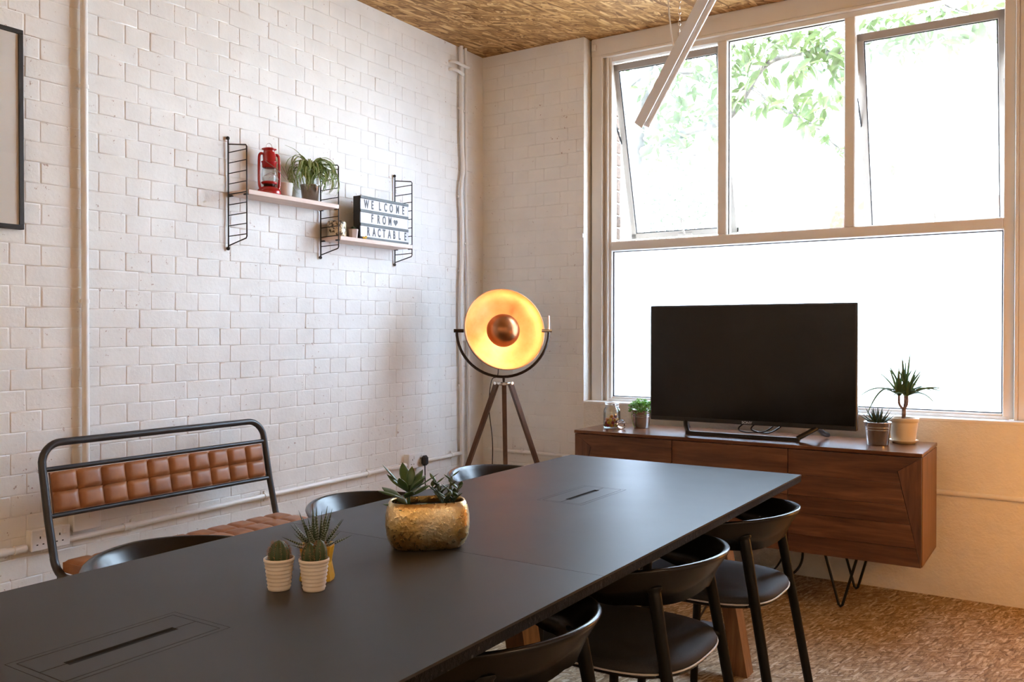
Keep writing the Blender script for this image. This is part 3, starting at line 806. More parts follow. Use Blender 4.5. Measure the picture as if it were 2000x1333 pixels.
def quilt(parent, nu, nv, org, du, dv, dn, lu, lv, puff, thick, name):
    org, du, dv, dn = Vector(org), Vector(du), Vector(dv), Vector(dn)
    n = 8
    back = MB().prism([org, org + du * lu, org + du * lu + dv * lv, org + dv * lv], dn * (-thick)).build(name, 'leather', parent)
    for i in range(nu):
        for j in range(nv):
            o0 = org + du * (lu * i / nu) + dv * (lv * j / nv)
            def fn(a, b_, o0=o0):
                h = (max(0, 1 - (2 * a - 1) ** 4) * max(0, 1 - (2 * b_ - 1) ** 4)) ** 0.32
                ed = 0.0
                if (j == 0 and b_ < 0.01) or (j == nv - 1 and b_ > 0.99) or (i == 0 and a < 0.01) or (i == nu - 1 and a > 0.99): ed = 0.006
                return o0 + du * (lu / nu * a) + dv * (lv / nv * b_) + dn * (puff * h - ed * 0.5)
            MB().grid(fn, n, n).build('quilted_square', 'leather', back)
lean = Vector((bx(0.765) - bx(0.62), 0, 0.145)).normalized(); nb = lean.cross(Vector((0, -1, 0))).normalized()
if nb.x < 0: nb = -nb
quilt(bn, 10, 2, Vector((bx(0.62) + 0.004, YA + 0.022, 0.622)), (0, 1, 0), lean, nb, YB - YA - 0.044, 0.143, 0.016, 0.012, 'back_pad')
quilt(bn, 10, 4, Vector((0.262, YA + 0.012, 0.462)), (0, 1, 0), (1, 0, 0), (0, 0, 1), YB - YA - 0.024, 0.40, 0.010, 0.034, 'seat_pad')
# ---------------- sideboard
M['acacia'] = wood('dark_acacia', (0.075, 0.028, 0.013), (0.165, 0.065, 0.029), (0.27, 0.115, 0.054), 'X', 0.36)
M['acacia_v'] = wood('dark_acacia_upright', (0.055, 0.021, 0.011), (0.12, 0.048, 0.023), (0.19, 0.082, 0.040), 'Z', 0.38)
M['acacia_top'] = wood('polished_acacia_top', (0.10, 0.036, 0.017), (0.17, 0.066, 0.030), (0.25, 0.105, 0.050), 'X', 0.24)
M['acacia_side'] = wood('acacia_end', (0.15, 0.060, 0.024), (0.24, 0.10, 0.04), (0.32, 0.145, 0.06), 'Z', 0.45)
SX0, SX1, SYF, SYB, SZ0, SZ1 = 0.944, 2.633, -0.50, -0.045, 0.243, 0.735
sb = thing('sideboard', 'low dark acacia sideboard with three plank doors under the television', 'sideboard', ((SX0 + SX1) / 2, -0.27, 0))
MB().box(SX0 - 0.002, SX1 + 0.002, SYF - 0.004, SYB, SZ1 - 0.016, SZ1, 0.002).build('top', 'acacia_top', sb)
MB().box(SX0, SX0 + 0.018, SYF + 0.02, SYB, SZ0, SZ1 - 0.020, 0.001).build('end_panel', 'acacia_side', sb)
MB().box(SX1 - 0.018, SX1, SYF + 0.02, SYB, SZ0 + 0.008, SZ1 - 0.020, 0.001).build('end_panel', 'acacia_side', sb)
MB().box(SX0 + 0.018, SX1 - 0.018, SYF + 0.03, SYB, SZ0 + 0.008, SZ1 - 0.018).build('carcass', 'slot', sb)
MB().box(SX0, SX1, SYF + 0.02, SYB, SZ0, SZ0 + 0.008).build('base_panel', 'acacia_side', sb)
DX = [SX0, 1.494, 2.066, SX1]
DZ0, DZ1 = SZ0, SZ1 - 0.019
rows = [DZ0, 0.325, 0.425, 0.505, 0.60, DZ1]
for d in range(3):
    xa, xb = DX[d] + 0.002, DX[d + 1] - 0.002
    yb_ = SYF + 0.021
    dr = MB().box(xa, xb, yb_ - 0.006, yb_ - 0.001, DZ0, DZ1).build('door', 'slot', sb)
    apz = 0.652
    def lim(z):            # width taken by the slanted end piece at height z
        if z >= apz: return 0.095 * (DZ1 - z) / (DZ1 - apz)
        return 0.095 * (z - DZ0) / (apz - DZ0)
    zz = sorted(set(rows + ([apz] if d != 1 else [])))
    for i in range(len(rows) - 1):
        z0, z1 = rows[i] + 0.0006, rows[i + 1] - 0.0006
        zs = [z0] + ([apz] if z0 < apz < z1 else []) + [z1]
        le = [(xa + (lim(z) + 0.0015 if d == 0 else 0), z) for z in zs]
        re = [(xb - (lim(z) + 0.0015 if d == 2 else 0), z) for z in zs]
        pts = [Vector((x, yb_ - 0.006, z)) for x, z in le] + [Vector((x, yb_ - 0.006, z)) for x, z in reversed(re)]
        dd = -0.015 - 0.0008 * ((i * 7 + d * 3) % 3)
        MB().prism(pts, (0, dd, 0)).build('plank', 'acacia', dr)
    if d != 1:
        s_ = 1 if d == 0 else -1; ex = xa if d == 0 else xb
        pts = [Vector((ex, yb_ - 0.006, DZ1)), Vector((ex + s_ * 0.0935, yb_ - 0.006, apz)), Vector((ex, yb_ - 0.006, DZ0))]
        MB().prism(pts, (0, -0.0155, 0)).build('end_wedge', 'acacia_v', dr)
M['hairpin'] = plain('black_hairpin_steel', (0.010, 0.010, 0.010), 0.4, metal=0.4)
for (x, y) in ((2.287, -0.43), (2.287, -0.10), (1.285, -0.43), (1.285, -0.10)):
    h = MB()
    h.tube([(x - 0.072, y, SZ0), (x - 0.008, y, 0.012), (x, y, 0.004), (x + 0.008, y, 0.012), (x + 0.072, y, SZ0)], 0.0062, 8)
    h.box(x - 0.09, x + 0.09, y - 0.02, y + 0.02, SZ0 - 0.004, SZ0)
    h.build('hairpin_leg', 'hairpin', sb)
# ---------------- television
M['tvblack'] = plain('television_plastic', (0.008, 0.008, 0.009), 0.35)
M['screen'] = plain('television_screen', (0.006, 0.006, 0.007), 0.16, spec=0.35)
M['logo'] = plain('logo_silver', (0.55, 0.55, 0.56), 0.35, metal=0.6)
VX0, VX1, VZ0, VZ1, VY = 1.293, 2.331, 0.794, 1.393, -0.31
tv = thing('television', 'large black flat-screen television standing on the sideboard', 'television', ((VX0 + VX1) / 2, -0.25, SZ1))
MB().box(VX0, VX1, VY, VY + 0.028, VZ0, VZ1, 0.004).box(VX0 + 0.15, VX1 - 0.15, VY + 0.026, VY + 0.07, VZ0 + 0.03, VZ1 - 0.15, 0.01).build('housing', 'tvblack', tv)
MB().box(VX0 + 0.010, VX1 - 0.010, VY - 0.0012, VY + 0.001, VZ0 + 0.022, VZ1 - 0.010).build('screen', 'screen', tv)
st_ = MB()
zf = SZ1 + 0.006
st_.tube([(1.485, VY + 0.014, VZ0 + 0.004), (1.500, VY - 0.02, VZ0 - 0.02), (1.525, VY - 0.055, zf + 0.007)], 0.012, 8)
st_.box(1.515, 2.085, VY - 0.064, VY - 0.046, SZ1 + 0.0005, SZ1 + 0.018, 0.002)
st_.tube([(2.072, VY - 0.055, zf + 0.007), (2.125, VY - 0.02, VZ0 - 0.012), (2.150, VY + 0.014, VZ0 + 0.004)], 0.012, 8)
st_.tube([(1.49, VY + 0.014, VZ0 + 0.01), (1.46, VY + 0.10, VZ0 - 0.03), (1.44, VY + 0.165, zf + 0.009)], 0.011, 8)
st_.tube([(2.145, VY + 0.014, VZ0 + 0.01), (2.155, VY + 0.10, VZ0 - 0.03), (2.16, VY + 0.165, zf + 0.009)], 0.013, 8)
st_.build('stand', 'tvblack', tv)
me = text_mesh('SONY', 0.017, 0.0004, 1.15, 0.0003); me.materials.append(M['logo'])
lg = bpy.data.objects.new('logo', me); col.objects.link(lg); lg.parent = tv
lg.location = Vector(((VX0 + VX1) / 2, VY - 0.0018, VZ0 + 0.0105)) - tv.location; lg.rotation_euler = (PI / 2, 0, 0)
cb = MB(); cb.tube(smooth_path([(1.80, -0.24, VZ0 + 0.02), (1.74, -0.22, 0.765), (1.77, -0.2, 0.745), (1.86, -0.18, 0.752), (1.93, -0.2, 0.80)], 6), 0.004, 6)
cb.tube(smooth_path([(1.84, -0.24, VZ0 + 0.01), (1.80, -0.2, 0.76), (1.88, -0.17, 0.745), (1.97, -0.19, 0.80)], 6), 0.004, 6)
cb.build('cable', 'tvblack', tv)
# ---------------- tripod lamp
M['lampbrown'] = plain('dark_bronze', (0.035, 0.018, 0.010), 0.38, metal=0.4)
M['goldleaf'] = speckle('gold_leaf', (0.80, 0.38, 0.16), (0.93, 0.50, 0.25), 14, 0.5, metal=0.6, bs=0.15, dist=0.004, width=0.2)
M['copper'] = plain('brushed_copper', (0.40, 0.17, 0.075), 0.33, metal=0.9)
M['legwood'] = wood('walnut_leg', (0.045, 0.018, 0.009), (0.085, 0.036, 0.018), (0.12, 0.055, 0.03), 'Z', 0.4)
M['bulb'] = emission('warm_bulb', (1.0, 0.68, 0.36), 8.0)
LX, LY = 0.490, -0.50
lamp = thing('floor_lamp', 'tripod floor lamp with glowing gold dish in the corner of the room', 'lamp', (LX, LY, 0))
HZL = 0.965
cf = Vector((-FW.x, -FW.y, 0)).normalized()            # towards the viewer's side of the room
sidev = Vector((cf.y, -cf.x, 0)) * -1
for a in (0, 120, 240):
    d = Matrix.Rotation(R(a + 3), 3, 'Z') @ cf
    top = Vector((LX, LY, HZL)) + d * 0.045; bot = Vector((LX, LY, 0.012)) + d * 0.42
    mid = (bot - top)
    ax = mid.normalized(); u = ax.cross(Vector((0, 0, 1))).normalized(); v = ax.cross(u)
    l = MB(); h = 0.0125
    c0 = [top + u * (sx * h) + v * (sy * h) for sx, sy in ((-1, -1), (1, -1), (1, 1), (-1, 1))]; c1 = [bot + u * (sx * h * 0.8) + v * (sy * h * 0.8) for sx, sy in ((-1, -1), (1, -1), (1, 1), (-1, 1))]
    l.add(c0 + c1, [(0, 3, 2, 1), (4, 5, 6, 7)] + [(i, (i + 1) % 4, 4 + (i + 1) % 4, 4 + i) for i in range(4)])
    lo = l.build('leg', 'legwood', lamp)
    MB().sphere(bot - Vector((0, 0, 0.0)), 0.011, 10, 6).build('foot', 'rubber', lo)
    MB().tube([Vector((LX, LY, HZL)) + d * 0.012, Vector((LX, LY, HZL)) + d * 0.060], 0.011, 8).tube([top + u * 0.02 + Vector((0, 0, .002)), top - u * 0.02 + Vector((0, 0, .002))], 0.008, 8).build('hinge', 'steel', lamp)
hub = MB().lathe([(0.001, 0), (0.022, 0), (0.022, 0.012), (0.008, 0.014), (0.008, 0.034), (0.001, 0.036)], 20, (LX, LY, HZL - 0.004)).build('hub', 'steel', lamp)
# yoke: half ring in a plane facing the viewer
DC = Vector((LX - 0.004, LY - 0.003, 1.262)); YR = 0.258
yk = [DC + sidev * (YR * math.cos(R(a))) + Vector((0, 0, 1)) * (YR * math.sin(R(a))) for a in range(180, 361, 6)]
MB().tube(yk, 0.009, 8, sq=(1.1, 0.5)).build('yoke', 'lampbrown', lamp)
for s in (-1, 1):
    pv = MB(); q = DC + sidev * (s * YR)
    pv.tube([q - sidev * (s * 0.040), q + sidev * (s * 0.016)], 0.010, 10)
    pv.build('pivot', 'lampbrown' if s < 0 else 'steel', lamp)
lv = MB(); q = DC + sidev * (YR * (1 if sidev.dot(RT) > 0 else -1)); lv.tube([q + Vector((0, 0, -0.01)), q + Vector((0, 0, 0.085))], 0.0045, 8); lv.build('lever', 'steel', lamp)
# dish faces the viewer, turned a little to the right and up
dn = (-(FW) + RT * 0.34 + UP * 0.26).normalized()
du = dn.cross(Vector((0, 0, 1))).normalized() * -1; dv = dn.cross(du) * -1
Md = Matrix((du, dv, dn)).transposed().to_4x4()
RD = 0.232; DEP = 0.15
rimc = DC + dn * 0.040
def bowl(r, d, n=12, neck=0.0):
    return [(max(neck, r * math.sin(R(90 * i / n))), -d * math.cos(R(90 * i / n))) for i in range(n + 1)]
inner = bowl(RD - 0.003, DEP - 0.004); outer = bowl(RD, DEP)
MB().lathe(outer, 48, rimc, Md).build('dish', 'lampbrown', lamp)
MB().lathe(inner, 48, rimc, Md).build('dish_lining', 'goldleaf', lamp)
MB().lathe([(RD - 0.004, -0.001), (RD - 0.004, 0.002), (RD + 0.0015, 0.002), (RD + 0.0015, -0.002)], 48, rimc, Md).build('dish_rim', 'goldleaf', lamp)
bc = rimc + dn * (-DEP + 0.060) + RT * -0.0
MB().sphere(bc, 0.026, 16, 10).build('bulb', 'bulb', lamp)
MB().tube([rimc - dn * DEP, rimc - dn * (DEP - 0.05)], 0.018, 12).build('socket', 'steel', lamp)
ballc = rimc + dn * (-0.034)
MB().lathe([(0.0935 * math.sin(R(a)), 0.0935 * math.cos(R(a))) for a in (0.05, 10, 20, 30, 40, 50, 60, 70, 80, 90, 98)], 36, ballc, Md).lathe([(0.091 * math.sin(R(a)), 0.084 * math.cos(R(a))) for a in (0.05, 15, 30, 45, 60, 75, 90, 98)], 36, ballc, Md).build('glare_ball', 'copper', lamp)
MB().tube([ballc + du * 0.05 - dv * 0.05, rimc + du * 0.07 - dv * 0.09 - dn * 0.12], 0.004, 6).build('ball_stem', 'steel', lamp)
for (a, c) in ((0.2, 0.5),):
    pass
ld = bpy.data.lights.new('lamp_glow', 'POINT'); ld.energy = 0.5; ld.color = (1.0, 0.66, 0.34); ld.shadow_soft_size = 0.03
lo = bpy.data.objects.new('lamp_glow', ld); lo.location = Vector(bc + dn * 0.002 + du * 0.034) - lamp.location; lo.parent = lamp; col.objects.link(lo)
back = rimc - dn * (DEP * 0.9) - Vector((0, 0, 0.06))
cbp = [rimc - dn * 0.13 - Vector((0, 0, 0.11)), back + Vector((0.0, 0, -0.17)), back + sidev * -0.0 + RT * -0.035 + Vector((0, 0, -0.2)), back + RT * -0.05 + Vector((0, 0, -0.35)), back + RT * -0.03 + Vector((0, 0, -0.55)), back + RT * -0.03 + Vector((0, 0, -0.78)), back + RT * 0.0 + Vector((0, 0, -0.80)), back + RT * 0.01 + Vector((0, 0, -0.76)), back + RT * -0.02 + Vector((0, 0, -0.80)), Vector((LX - 0.25, LY + 0.1, 0.01)), Vector((0.10, -0.60, 0.01))]
cbp = [Vector((min(max(q.x, 0.03), 5), min(q.y, -0.03), max(q.z, 0.006))) for q in cbp]
MB().tube(smooth_path(cbp, 6), 0.0028, 6).build('cable', 'rubber', lamp)
# ================================================================== ON THE WALLS
# ---------------- picture frame
M['frameblack'] = plain('black_frame', (0.012, 0.012, 0.013), 0.45)
M['artpaper'] = plain('framed_paper', (0.74, 0.71, 0.67), 0.6)
M['artglass'] = glass_mat('picture_glass', (0.99, 0.99, 0.99), 0.10, fres=0.0)
pf = thing('picture_frame', 'thin black framed picture at the left edge of the photo', 'picture', (0.0, -3.2, 1.62))
ya, yb_, za, zb = -3.42, -2.903, 1.622, 2.332; fx = 0.028
for (a, b, c, d) in ((ya, yb_, zb - 0.016, zb), (ya, yb_, za, za + 0.016), (ya, ya + 0.016, za + 0.016, zb - 0.016), (yb_ - 0.016, yb_, za + 0.016, zb - 0.016)):
    MB().box(0.003, fx, a, b, c, d, 0.001).build('frame_bar', 'frameblack', pf)
MB().box(0.012, 0.0215, ya + 0.014, yb_ - 0.014, za + 0.014, zb - 0.014).build('print', 'artpaper', pf)
MB().box(0.0225, 0.0238, ya + 0.014, yb_ - 0.014, za + 0.014, zb - 0.014).build('glazing', 'artglass', pf)
# ---------------- conduits
def conduit(name, label, pts, r, clips=(), nrm=(1, 0, 0), mat='pipe_paint', couplers=(), cat='pipe'):
    p0 = Vector(pts[0]); t = thing(name, label, cat, p0)
    MB().tube(pts, r, 12).build('tube', mat, t)
    nrm = Vector(nrm)
    for q, d in clips:
        q, d = Vector(q), Vector(d).normalized(); w_ = d.cross(nrm).normalized()
        c = MB().tube([q - d * 0.008, q + d * 0.008], r + 0.003, 10)
        co = c.build('clip', mat, t)
        s = MB(); 
        for sg in (-1, 1): s.tube([q + w_ * (sg * (r + 0.006)) - nrm * r, q + w_ * (sg * (r + 0.006)) - nrm * (r - 0.010)], 0.006, 8)
        s.tube([q - w_ * (r + 0.012) - nrm * (r - 0.003), q + w_ * (r + 0.012) - nrm * (r - 0.003)], 0.0045, 8)
        s.build('saddle', mat, t)
    for q, d in couplers:
        q, d = Vector(q), Vector(d).normalized()
        MB().tube([q - d * 0.02, q + d * 0.02], r + 0.0035, 12).build('coupler', mat, t)
    return t
yv = -2.672
conduit('conduit', 'thick white vertical conduit running down the brick wall beside the picture frame', [(0.020, yv, 2.999), (0.020, yv, 0.56)], 0.0135, [((0.020, yv, 2.187), (0, 0, 1)), ((0.020, yv, 1.372), (0, 0, 1))])
conduit('conduit', 'white horizontal conduit behind the bench between the wall sockets', [(0.022, -2.745, 0.478), (0.022, -1.7, 0.494), (0.022, -0.79, 0.506)], 0.0115, [((0.022, -2.48, 0.482), (0, 1, 0)), ((0.022, -1.80, 0.492), (0, 1, 0)), ((0.022, -1.1, 0.502), (0, 1, 0))], couplers=[((0.022, -2.50, 0.482), (0, 1, 0)), ((0.022, -0.82, 0.5055), (0, 1, 0))])
conduit('conduit', 'white conduit entering the socket at the far left', [(0.022, -3.6, 0.475), (0.022, -2.90, 0.478)], 0.0125, couplers=[((0.022, -2.925, 0.478), (0, 1, 0)), ((0.022, -2.99, 0.478), (0, 1, 0))])
conduit('conduit', 'short white conduit from the plugged socket to the corner pipes', [(0.022, -0.60, 0.510), (0.022, -0.27, 0.514)], 0.0115, [((0.022, -0.36, 0.513), (0, 1, 0))])
# corner risers
z1 = 2.999
conduit('riser_pipe', 'left white riser pipe with a kink in the corner by the lamp', smooth_path([(0.022, -0.262, z1), (0.022, -0.262, 2.75), (0.022, -0.258, 2.45), (0.022, -0.245, 2.25), (0.022, -0.268, 2.12), (0.022, -0.255, 1.8), (0.022, -0.272, 1.4), (0.022, -0.262, 0.9), (0.022, -0.258, 0.004)], 6), 0.0125,
        [((0.022, -0.261, 2.62), (0, 0, 1)), ((0.022, -0.266, 2.08), (0, 0, 1)), ((0.022, -0.263, 1.63), (0, 0, 1)), ((0.022, -0.262, 0.93), (0, 0, 1))])
conduit('riser_pipe', 'right thinner white riser pipe in the corner by the lamp', smooth_path([(0.020, -0.215, z1), (0.020, -0.213, 2.6), (0.020, -0.215, 2.0), (0.020, -0.195, 1.6), (0.020, -0.185, 1.1), (0.020, -0.180, 0.004)], 6), 0.0090,
        [((0.020, -0.213, 2.61), (0, 0, 1)), ((0.020, -0.202, 1.80), (0, 0, 1)), ((0.020, -0.186, 1.2), (0, 0, 1))])
conduit('cable_stub', 'upper white cable stub leaving a hole near the ceiling', smooth_path([(-0.02, -0.355, 2.885), (0.022, -0.35, 2.885), (0.048, -0.325, 2.876), (0.050, -0.27, 2.872), (0.048, -0.22, 2.875)], 6), 0.0095, cat='cable')
conduit('cable_stub', 'lower white cable stub leaving a hole near the ceiling', smooth_path([(-0.02, -0.355, 2.838), (0.022, -0.35, 2.838), (0.045, -0.32, 2.828), (0.046, -0.275, 2.818)], 6), 0.0105, cat='cable')
conduit('heating_pipe', 'white pipe along the foot of the window wall behind the sideboard', [(0.06, -0.020, 0.515), (1.5, -0.020, 0.505), (5.59, -0.020, 0.485)], 0.0115, [((0.31, -0.020, 0.514), (1, 0, 0))], (0, -1, 0))
MB().box(0.748, 0.772, 0.058, 0.0695, 2.925, 2.965, 0.003).build('cable_box', 'pipe_paint', None, label='tiny white box at the top left corner of the window frame', cat='cable box')
MB().box(0.704, 0.7265, -0.012, -0.003, 1.815, 1.838).prism([Vector((0.712, -0.004, 1.838)), Vector((0.735, -0.004, 1.838)), Vector((0.735, -0.004, 1.872))], (0, -0.012, 0)).build('cable_clip', 'pipe_paint', None, label='small white clip on the corner beside the window', cat='clip')
# ---------------- sockets
M['socket'] = plain('white_socket_plastic', (0.80, 0.80, 0.81), 0.35)
def socket(label, y0, y1, z0, z1, gang, plug_at=None, holes=True):
    t = thing('wall_socket', label, 'socket', (0, (y0 + y1) / 2, z0))
    MB().box(0.001, 0.033, y0 + 0.002, y1 - 0.002, z0 + 0.002, z1 - 0.002, 0.002).build('back_box', 'pipe_paint', t)
    MB().box(0.033, 0.042, y0, y1, z0, z1, 0.003).build('face_plate', 'socket', t)
    for g in range(gang):
        yc = y0 + (y1 - y0) * (g + 0.5) / gang; zc = (z0 + z1) / 2 - 0.004
        if holes:
            for (dy, dz, w_, h_) in ((0, 0.013, 0.004, 0.009), (-0.011, -0.012, 0.0065, 0.004), (0.011, -0.012, 0.0065, 0.004)):
                MB().box(0.0418, 0.0424, yc + dy - w_ / 2 - 0.004, yc + dy + w_ / 2 - 0.004, zc + dz - h_ / 2, zc + dz + h_ / 2).build('pin_hole', 'slot', t)
        MB().box(0.0415, 0.0455, yc + 0.006, yc + 0.020, z1 - 0.030, z1 - 0.012, 0.001).build('switch', 'socket', t)
    return t
socket('white double socket behind the left end of the bench', -2.892, -2.748, 0.462, 0.540, 2)
socket('white double socket beside the lamp, holding a black plug', -0.785, -0.645, 0.482, 0.566, 2)
socket('small white switch box half hidden under the bench backrest', -2.735, -2.625, 0.505, 0.580, 1, holes=False)
pg = thing('power_plug', 'black plug with hanging cable in the wall socket', 'plug', (0.045, -0.668, 0.50))
MB().box(0.0458, 0.078, -0.692, -0.646, 0.492, 0.550, 0.012).build('plug_body', 'rubber', pg)
MB().tube(smooth_path([(0.062, -0.669, 0.494), (0.062, -0.668, 0.45), (0.066, -0.667, 0.3), (0.07, -0.66, 0.006), (0.12, -0.62, 0.006)], 6), 0.0036, 6).build('cable', 'rubber', pg)
# ---------------- ladder shelf
M['wire'] = plain('black_wire', (0.010, 0.010, 0.011), 0.4)
M['ash'] = wood('pale_pink_ash', (0.58, 0.42, 0.34), (0.66, 0.50, 0.42), (0.72, 0.57, 0.49), 'Y', 0.5, 0.6)
sh = thing('wall_shelf', 'black wire ladder shelf with two stepped pale wood boards on the brick wall', 'shelf', (0, -1.43, 1.63))
LYS = (-1.995, -1.430, -0.866); DF = 0.132
for y in LYS:
    ld_ = MB().tube(smooth_path([(0.010, y, 2.118), (0.010, y, 2.117)], 1), 0.003, 8) if False else MB()
    ld_.tube([(0.010, y, 1.632), (0.010, y, 2.115)], 0.0036, 8)
    ld_.tube([(0.010, y, 2.092)] + [(DF - 0.006, y, 2.077), (DF, y, 2.070), (DF, y, 1.676), (DF - 0.004, y, 1.668), (0.010, y, 1.640)], 0.0030, 8)
    lo_ = ld_.build('ladder', 'wire', sh)
    for k in range(9):
        z = 2.058 - k * 0.0465
        MB().tube([(0.010, y, z - 0.004), (DF, y, z)], 0.0024, 6).build('rung', 'wire', lo_)
    for z in (2.119, 1.628):
        MB().sphere((0.008, y, z), 0.0085, 10, 8).build('wall_fixing', 'wire', lo_)
def board(y0, y1, z0, z1):
    bo = MB().box(0.004, DF + 0.006, y0, y1, z0, z1, 0.001).build('shelf_board', 'ash', sh)
    for (x, y) in ((0.02, y0), (DF - 0.012, y0), (0.02, y1), (DF - 0.012, y1)):
        MB().box(x - 0.012, x + 0.012, y - 0.004, y + 0.004, z0 - 0.004, z0 + 0.003).build('hook', 'wire', bo)
S1, S2 = 1.882, 1.730
board(LYS[0] + 0.006, LYS[1] - 0.003, S1 - 0.020, S1); board(LYS[1] + 0.006, LYS[2] - 0.003, S2 - 0.020, S2)
# ---------------- lightbox
M['acrylic'] = plain('lightbox_acrylic', (0.60, 0.58, 0.66), 0.4)
bxr = thing('lightbox_sign', 'black framed lightbox sign with three rows of letters on the lower shelf', 'sign', (0.095, -1.07, S2))
by0, by1, bz0, bz1 = -1.262, -0.878, S2 + 0.001, S2 + 0.222
MB().box(0.070, 0.116, by0, by1, bz0, bz1, 0.002).build('case', 'frameblack', bxr)
MB().box(0.116, 0.1172, by0 + 0.006, by1 - 0.003, bz0 + 0.008, bz1 - 0.008).build('panel', 'acrylic', bxr)
for k in range(4):
    z = bz0 + 0.006 + k * 0.0695
    MB().box(0.116, 0.1215, by0, by1 - 0.004, z - 0.007, z + 0.007, 0.0012).build('rail', 'frameblack', bxr)
M['letter'] = plain('letter_black', (0.02, 0.015, 0.02), 0.5)
rowz = [bz0 + 0.006 + 0.0695 * (2.5 - r_) for r_ in range(3)]
LET = [[('W', 716.0), ('E', 727.6), ('L', 742.3), ('C', 753.4), ('O', 764.3), ('M', 776.6), ('E', 787.6)],
       [('F', 727.4), ('R', 739.6), ('O', 750.6), ('M', 761.8)],
       [('R', 719.6), ('A', 730.8), ('C', 740.8), ('T', 750.2), ('A', 760.8), ('B', 770.0), ('L', 780.4), ('E', 791.6)]]
for r_, rowl in enumerate(LET):
    for ch, px in rowl:
        me = text_mesh(ch, 0.059, 0.0004, 0.56, 0.0019); me.materials.append(M['letter'])
        o = bpy.data.objects.new('letter', me); col.objects.link(o); o.parent = bxr
        y = P(px, 430, 0, 0.118).y
        o.location = Vector((0.1178, y, rowz[r_])) - bxr.location; o.rotation_euler = (PI / 2, 0, PI / 2)
hp = []
for i in range(40):
    t = 2 * PI * i / 40
    hp.append(Vector((0.1174, P(772.8, 430, 0, 0.118).y + 0.00125 * 16 * math.sin(t) ** 3 * 0.85, rowz[1] + 0.00135 * (13 * math.cos(t) - 5 * math.cos(2 * t) - 2 * math.cos(3 * t) - math.cos(4 * t)) * 0.85)))
MB().prism(hp, (0.0008, 0, 0)).build('heart', 'letter', bxr)
# ---------------- red storm lantern
M['red'] = plain('red_enamel', (0.42, 0.010, 0.014), 0.22, coat=0.4)
M['lglass'] = glass_mat('lantern_glass', (0.93, 0.95, 0.95), 0.18, 0.12)
M['wirepale'] = plain('lantern_wire', (0.32, 0.22, 0.20), 0.35, metal=0.7)
lc = Vector((0.068, -1.812, S1))
ln = thing('lantern', 'red enamel storm lantern on the upper shelf beside the spider plant', 'lantern', lc)
def lz(prof, name, mat, n=28, par=None): return MB().lathe(prof, n, lc).build(name, mat, par or ln)
lz([(0.0005, 0.0), (0.050, 0.0), (0.054, 0.006), (0.053, 0.022), (0.045, 0.033), (0.030, 0.040), (0.0005, 0.042)], 'tank', 'red')
lz([(0.0005, 0.040), (0.024, 0.041), (0.026, 0.052), (0.028, 0.056), (0.020, 0.060), (0.0005, 0.062)], 'burner', 'lampbrown')
lz([(0.024, 0.058), (0.034, 0.075), (0.036, 0.095), (0.031, 0.118), (0.026, 0.128)], 'globe', 'lglass')
lz([(0.030, 0.052), (0.036, 0.056), (0.036, 0.061), (0.030, 0.064)], 'globe_plate', 'red')
lz([(0.026, 0.126), (0.031, 0.128), (0.033, 0.150), (0.036, 0.152), (0.036, 0.155), (0.030, 0.158), (0.030, 0.188), (0.026, 0.198), (0.024, 0.206), (0.033, 0.211), (0.034, 0.214), (0.020, 0.219), (0.0005, 0.221)], 'chimney', 'red')
for s in (-1, 1):
    q = [lc + Vector((0.0, s * dy, dz)) for dy, dz in ((0.030, 0.190), (0.040, 0.188), (0.046, 0.170), (0.047, 0.10), (0.046, 0.05), (0.040, 0.028))]
    q = [Vector((lc.x + 0.7 * (v.y - lc.y) * 0.45, v.y, v.z)) for v in q]
    MB().tube(smooth_path(q, 4), 0.0062, 10).build('side_tube', 'red', ln)
MB().tube([lc + Vector((0.030 * math.cos(a) * 0.2, 0.012 * math.cos(a), 0.222 + 0.018 * math.sin(a))) for a in [PI * i / 10 for i in range(11)]], 0.0012, 6).build('top_ring', 'wirepale', ln)
wg = MB()
for s in (-1, 1):
    for d in (-1, 1):
        wg.tube(smooth_path([lc + Vector((0.012, s * 0.040, 0.085)), lc + Vector((0.034, d * 0.012, 0.100)), lc + Vector((0.033, d * -0.028, 0.075))], 5), 0.0011, 5)
wg.build('globe_guard', 'wirepale', ln)
MB().tube(smooth_path([lc + Vector((0.025, -0.044, 0.150)), lc + Vector((0.052, 0.0, 0.115)), lc + Vector((0.058, 0.05, 0.075)), lc + Vector((0.045, 0.070, 0.090)), lc + Vector((0.02, 0.050, 0.152))], 6), 0.0014, 6).build('bail_handle', 'wirepale', ln)
# ---------------- plants
M['soil'] = speckle('potting_soil', (0.03, 0.02, 0.014), (0.09, 0.06, 0.04), 120, 0.95, bs=1.0, dist=0.006, width=0.1)
M['zinc'] = speckle('galvanised_zinc', (0.46, 0.45, 0.44), (0.60, 0.59, 0.58), 30, 0.2, metal=1.0, bs=0.05, width=0.2)
M['whiteceramic'] = plain('white_ceramic', (0.80, 0.78, 0.75), 0.35)
M['creamceramic'] = plain('cream_ceramic', (0.70, 0.60, 0.46), 0.4)
M['pinkceramic'] = plain('pale_pink_ceramic', (0.62, 0.52, 0.48), 0.5)
M['stripegreen'] = leaf_mat('spider_leaf_green', (0.20, 0.31, 0.07), 0.35, 0.35)
M['stripecream'] = leaf_mat('spider_leaf_cream', (0.62, 0.66, 0.40), 0.3, 0.35, 0.1)
M['succ'] = leaf_mat('jade_leaf', (0.060, 0.12, 0.042), 0.12, 0.3)
M['succdark'] = leaf_mat('dark_succulent', (0.038, 0.068, 0.036), 0.0, 0.4)
M['cactus'] = leaf_mat('cactus_green', (0.035, 0.062, 0.024), 0.0, 0.5)
M['spine'] = plain('cactus_spine', (0.42, 0.20, 0.09), 0.6)
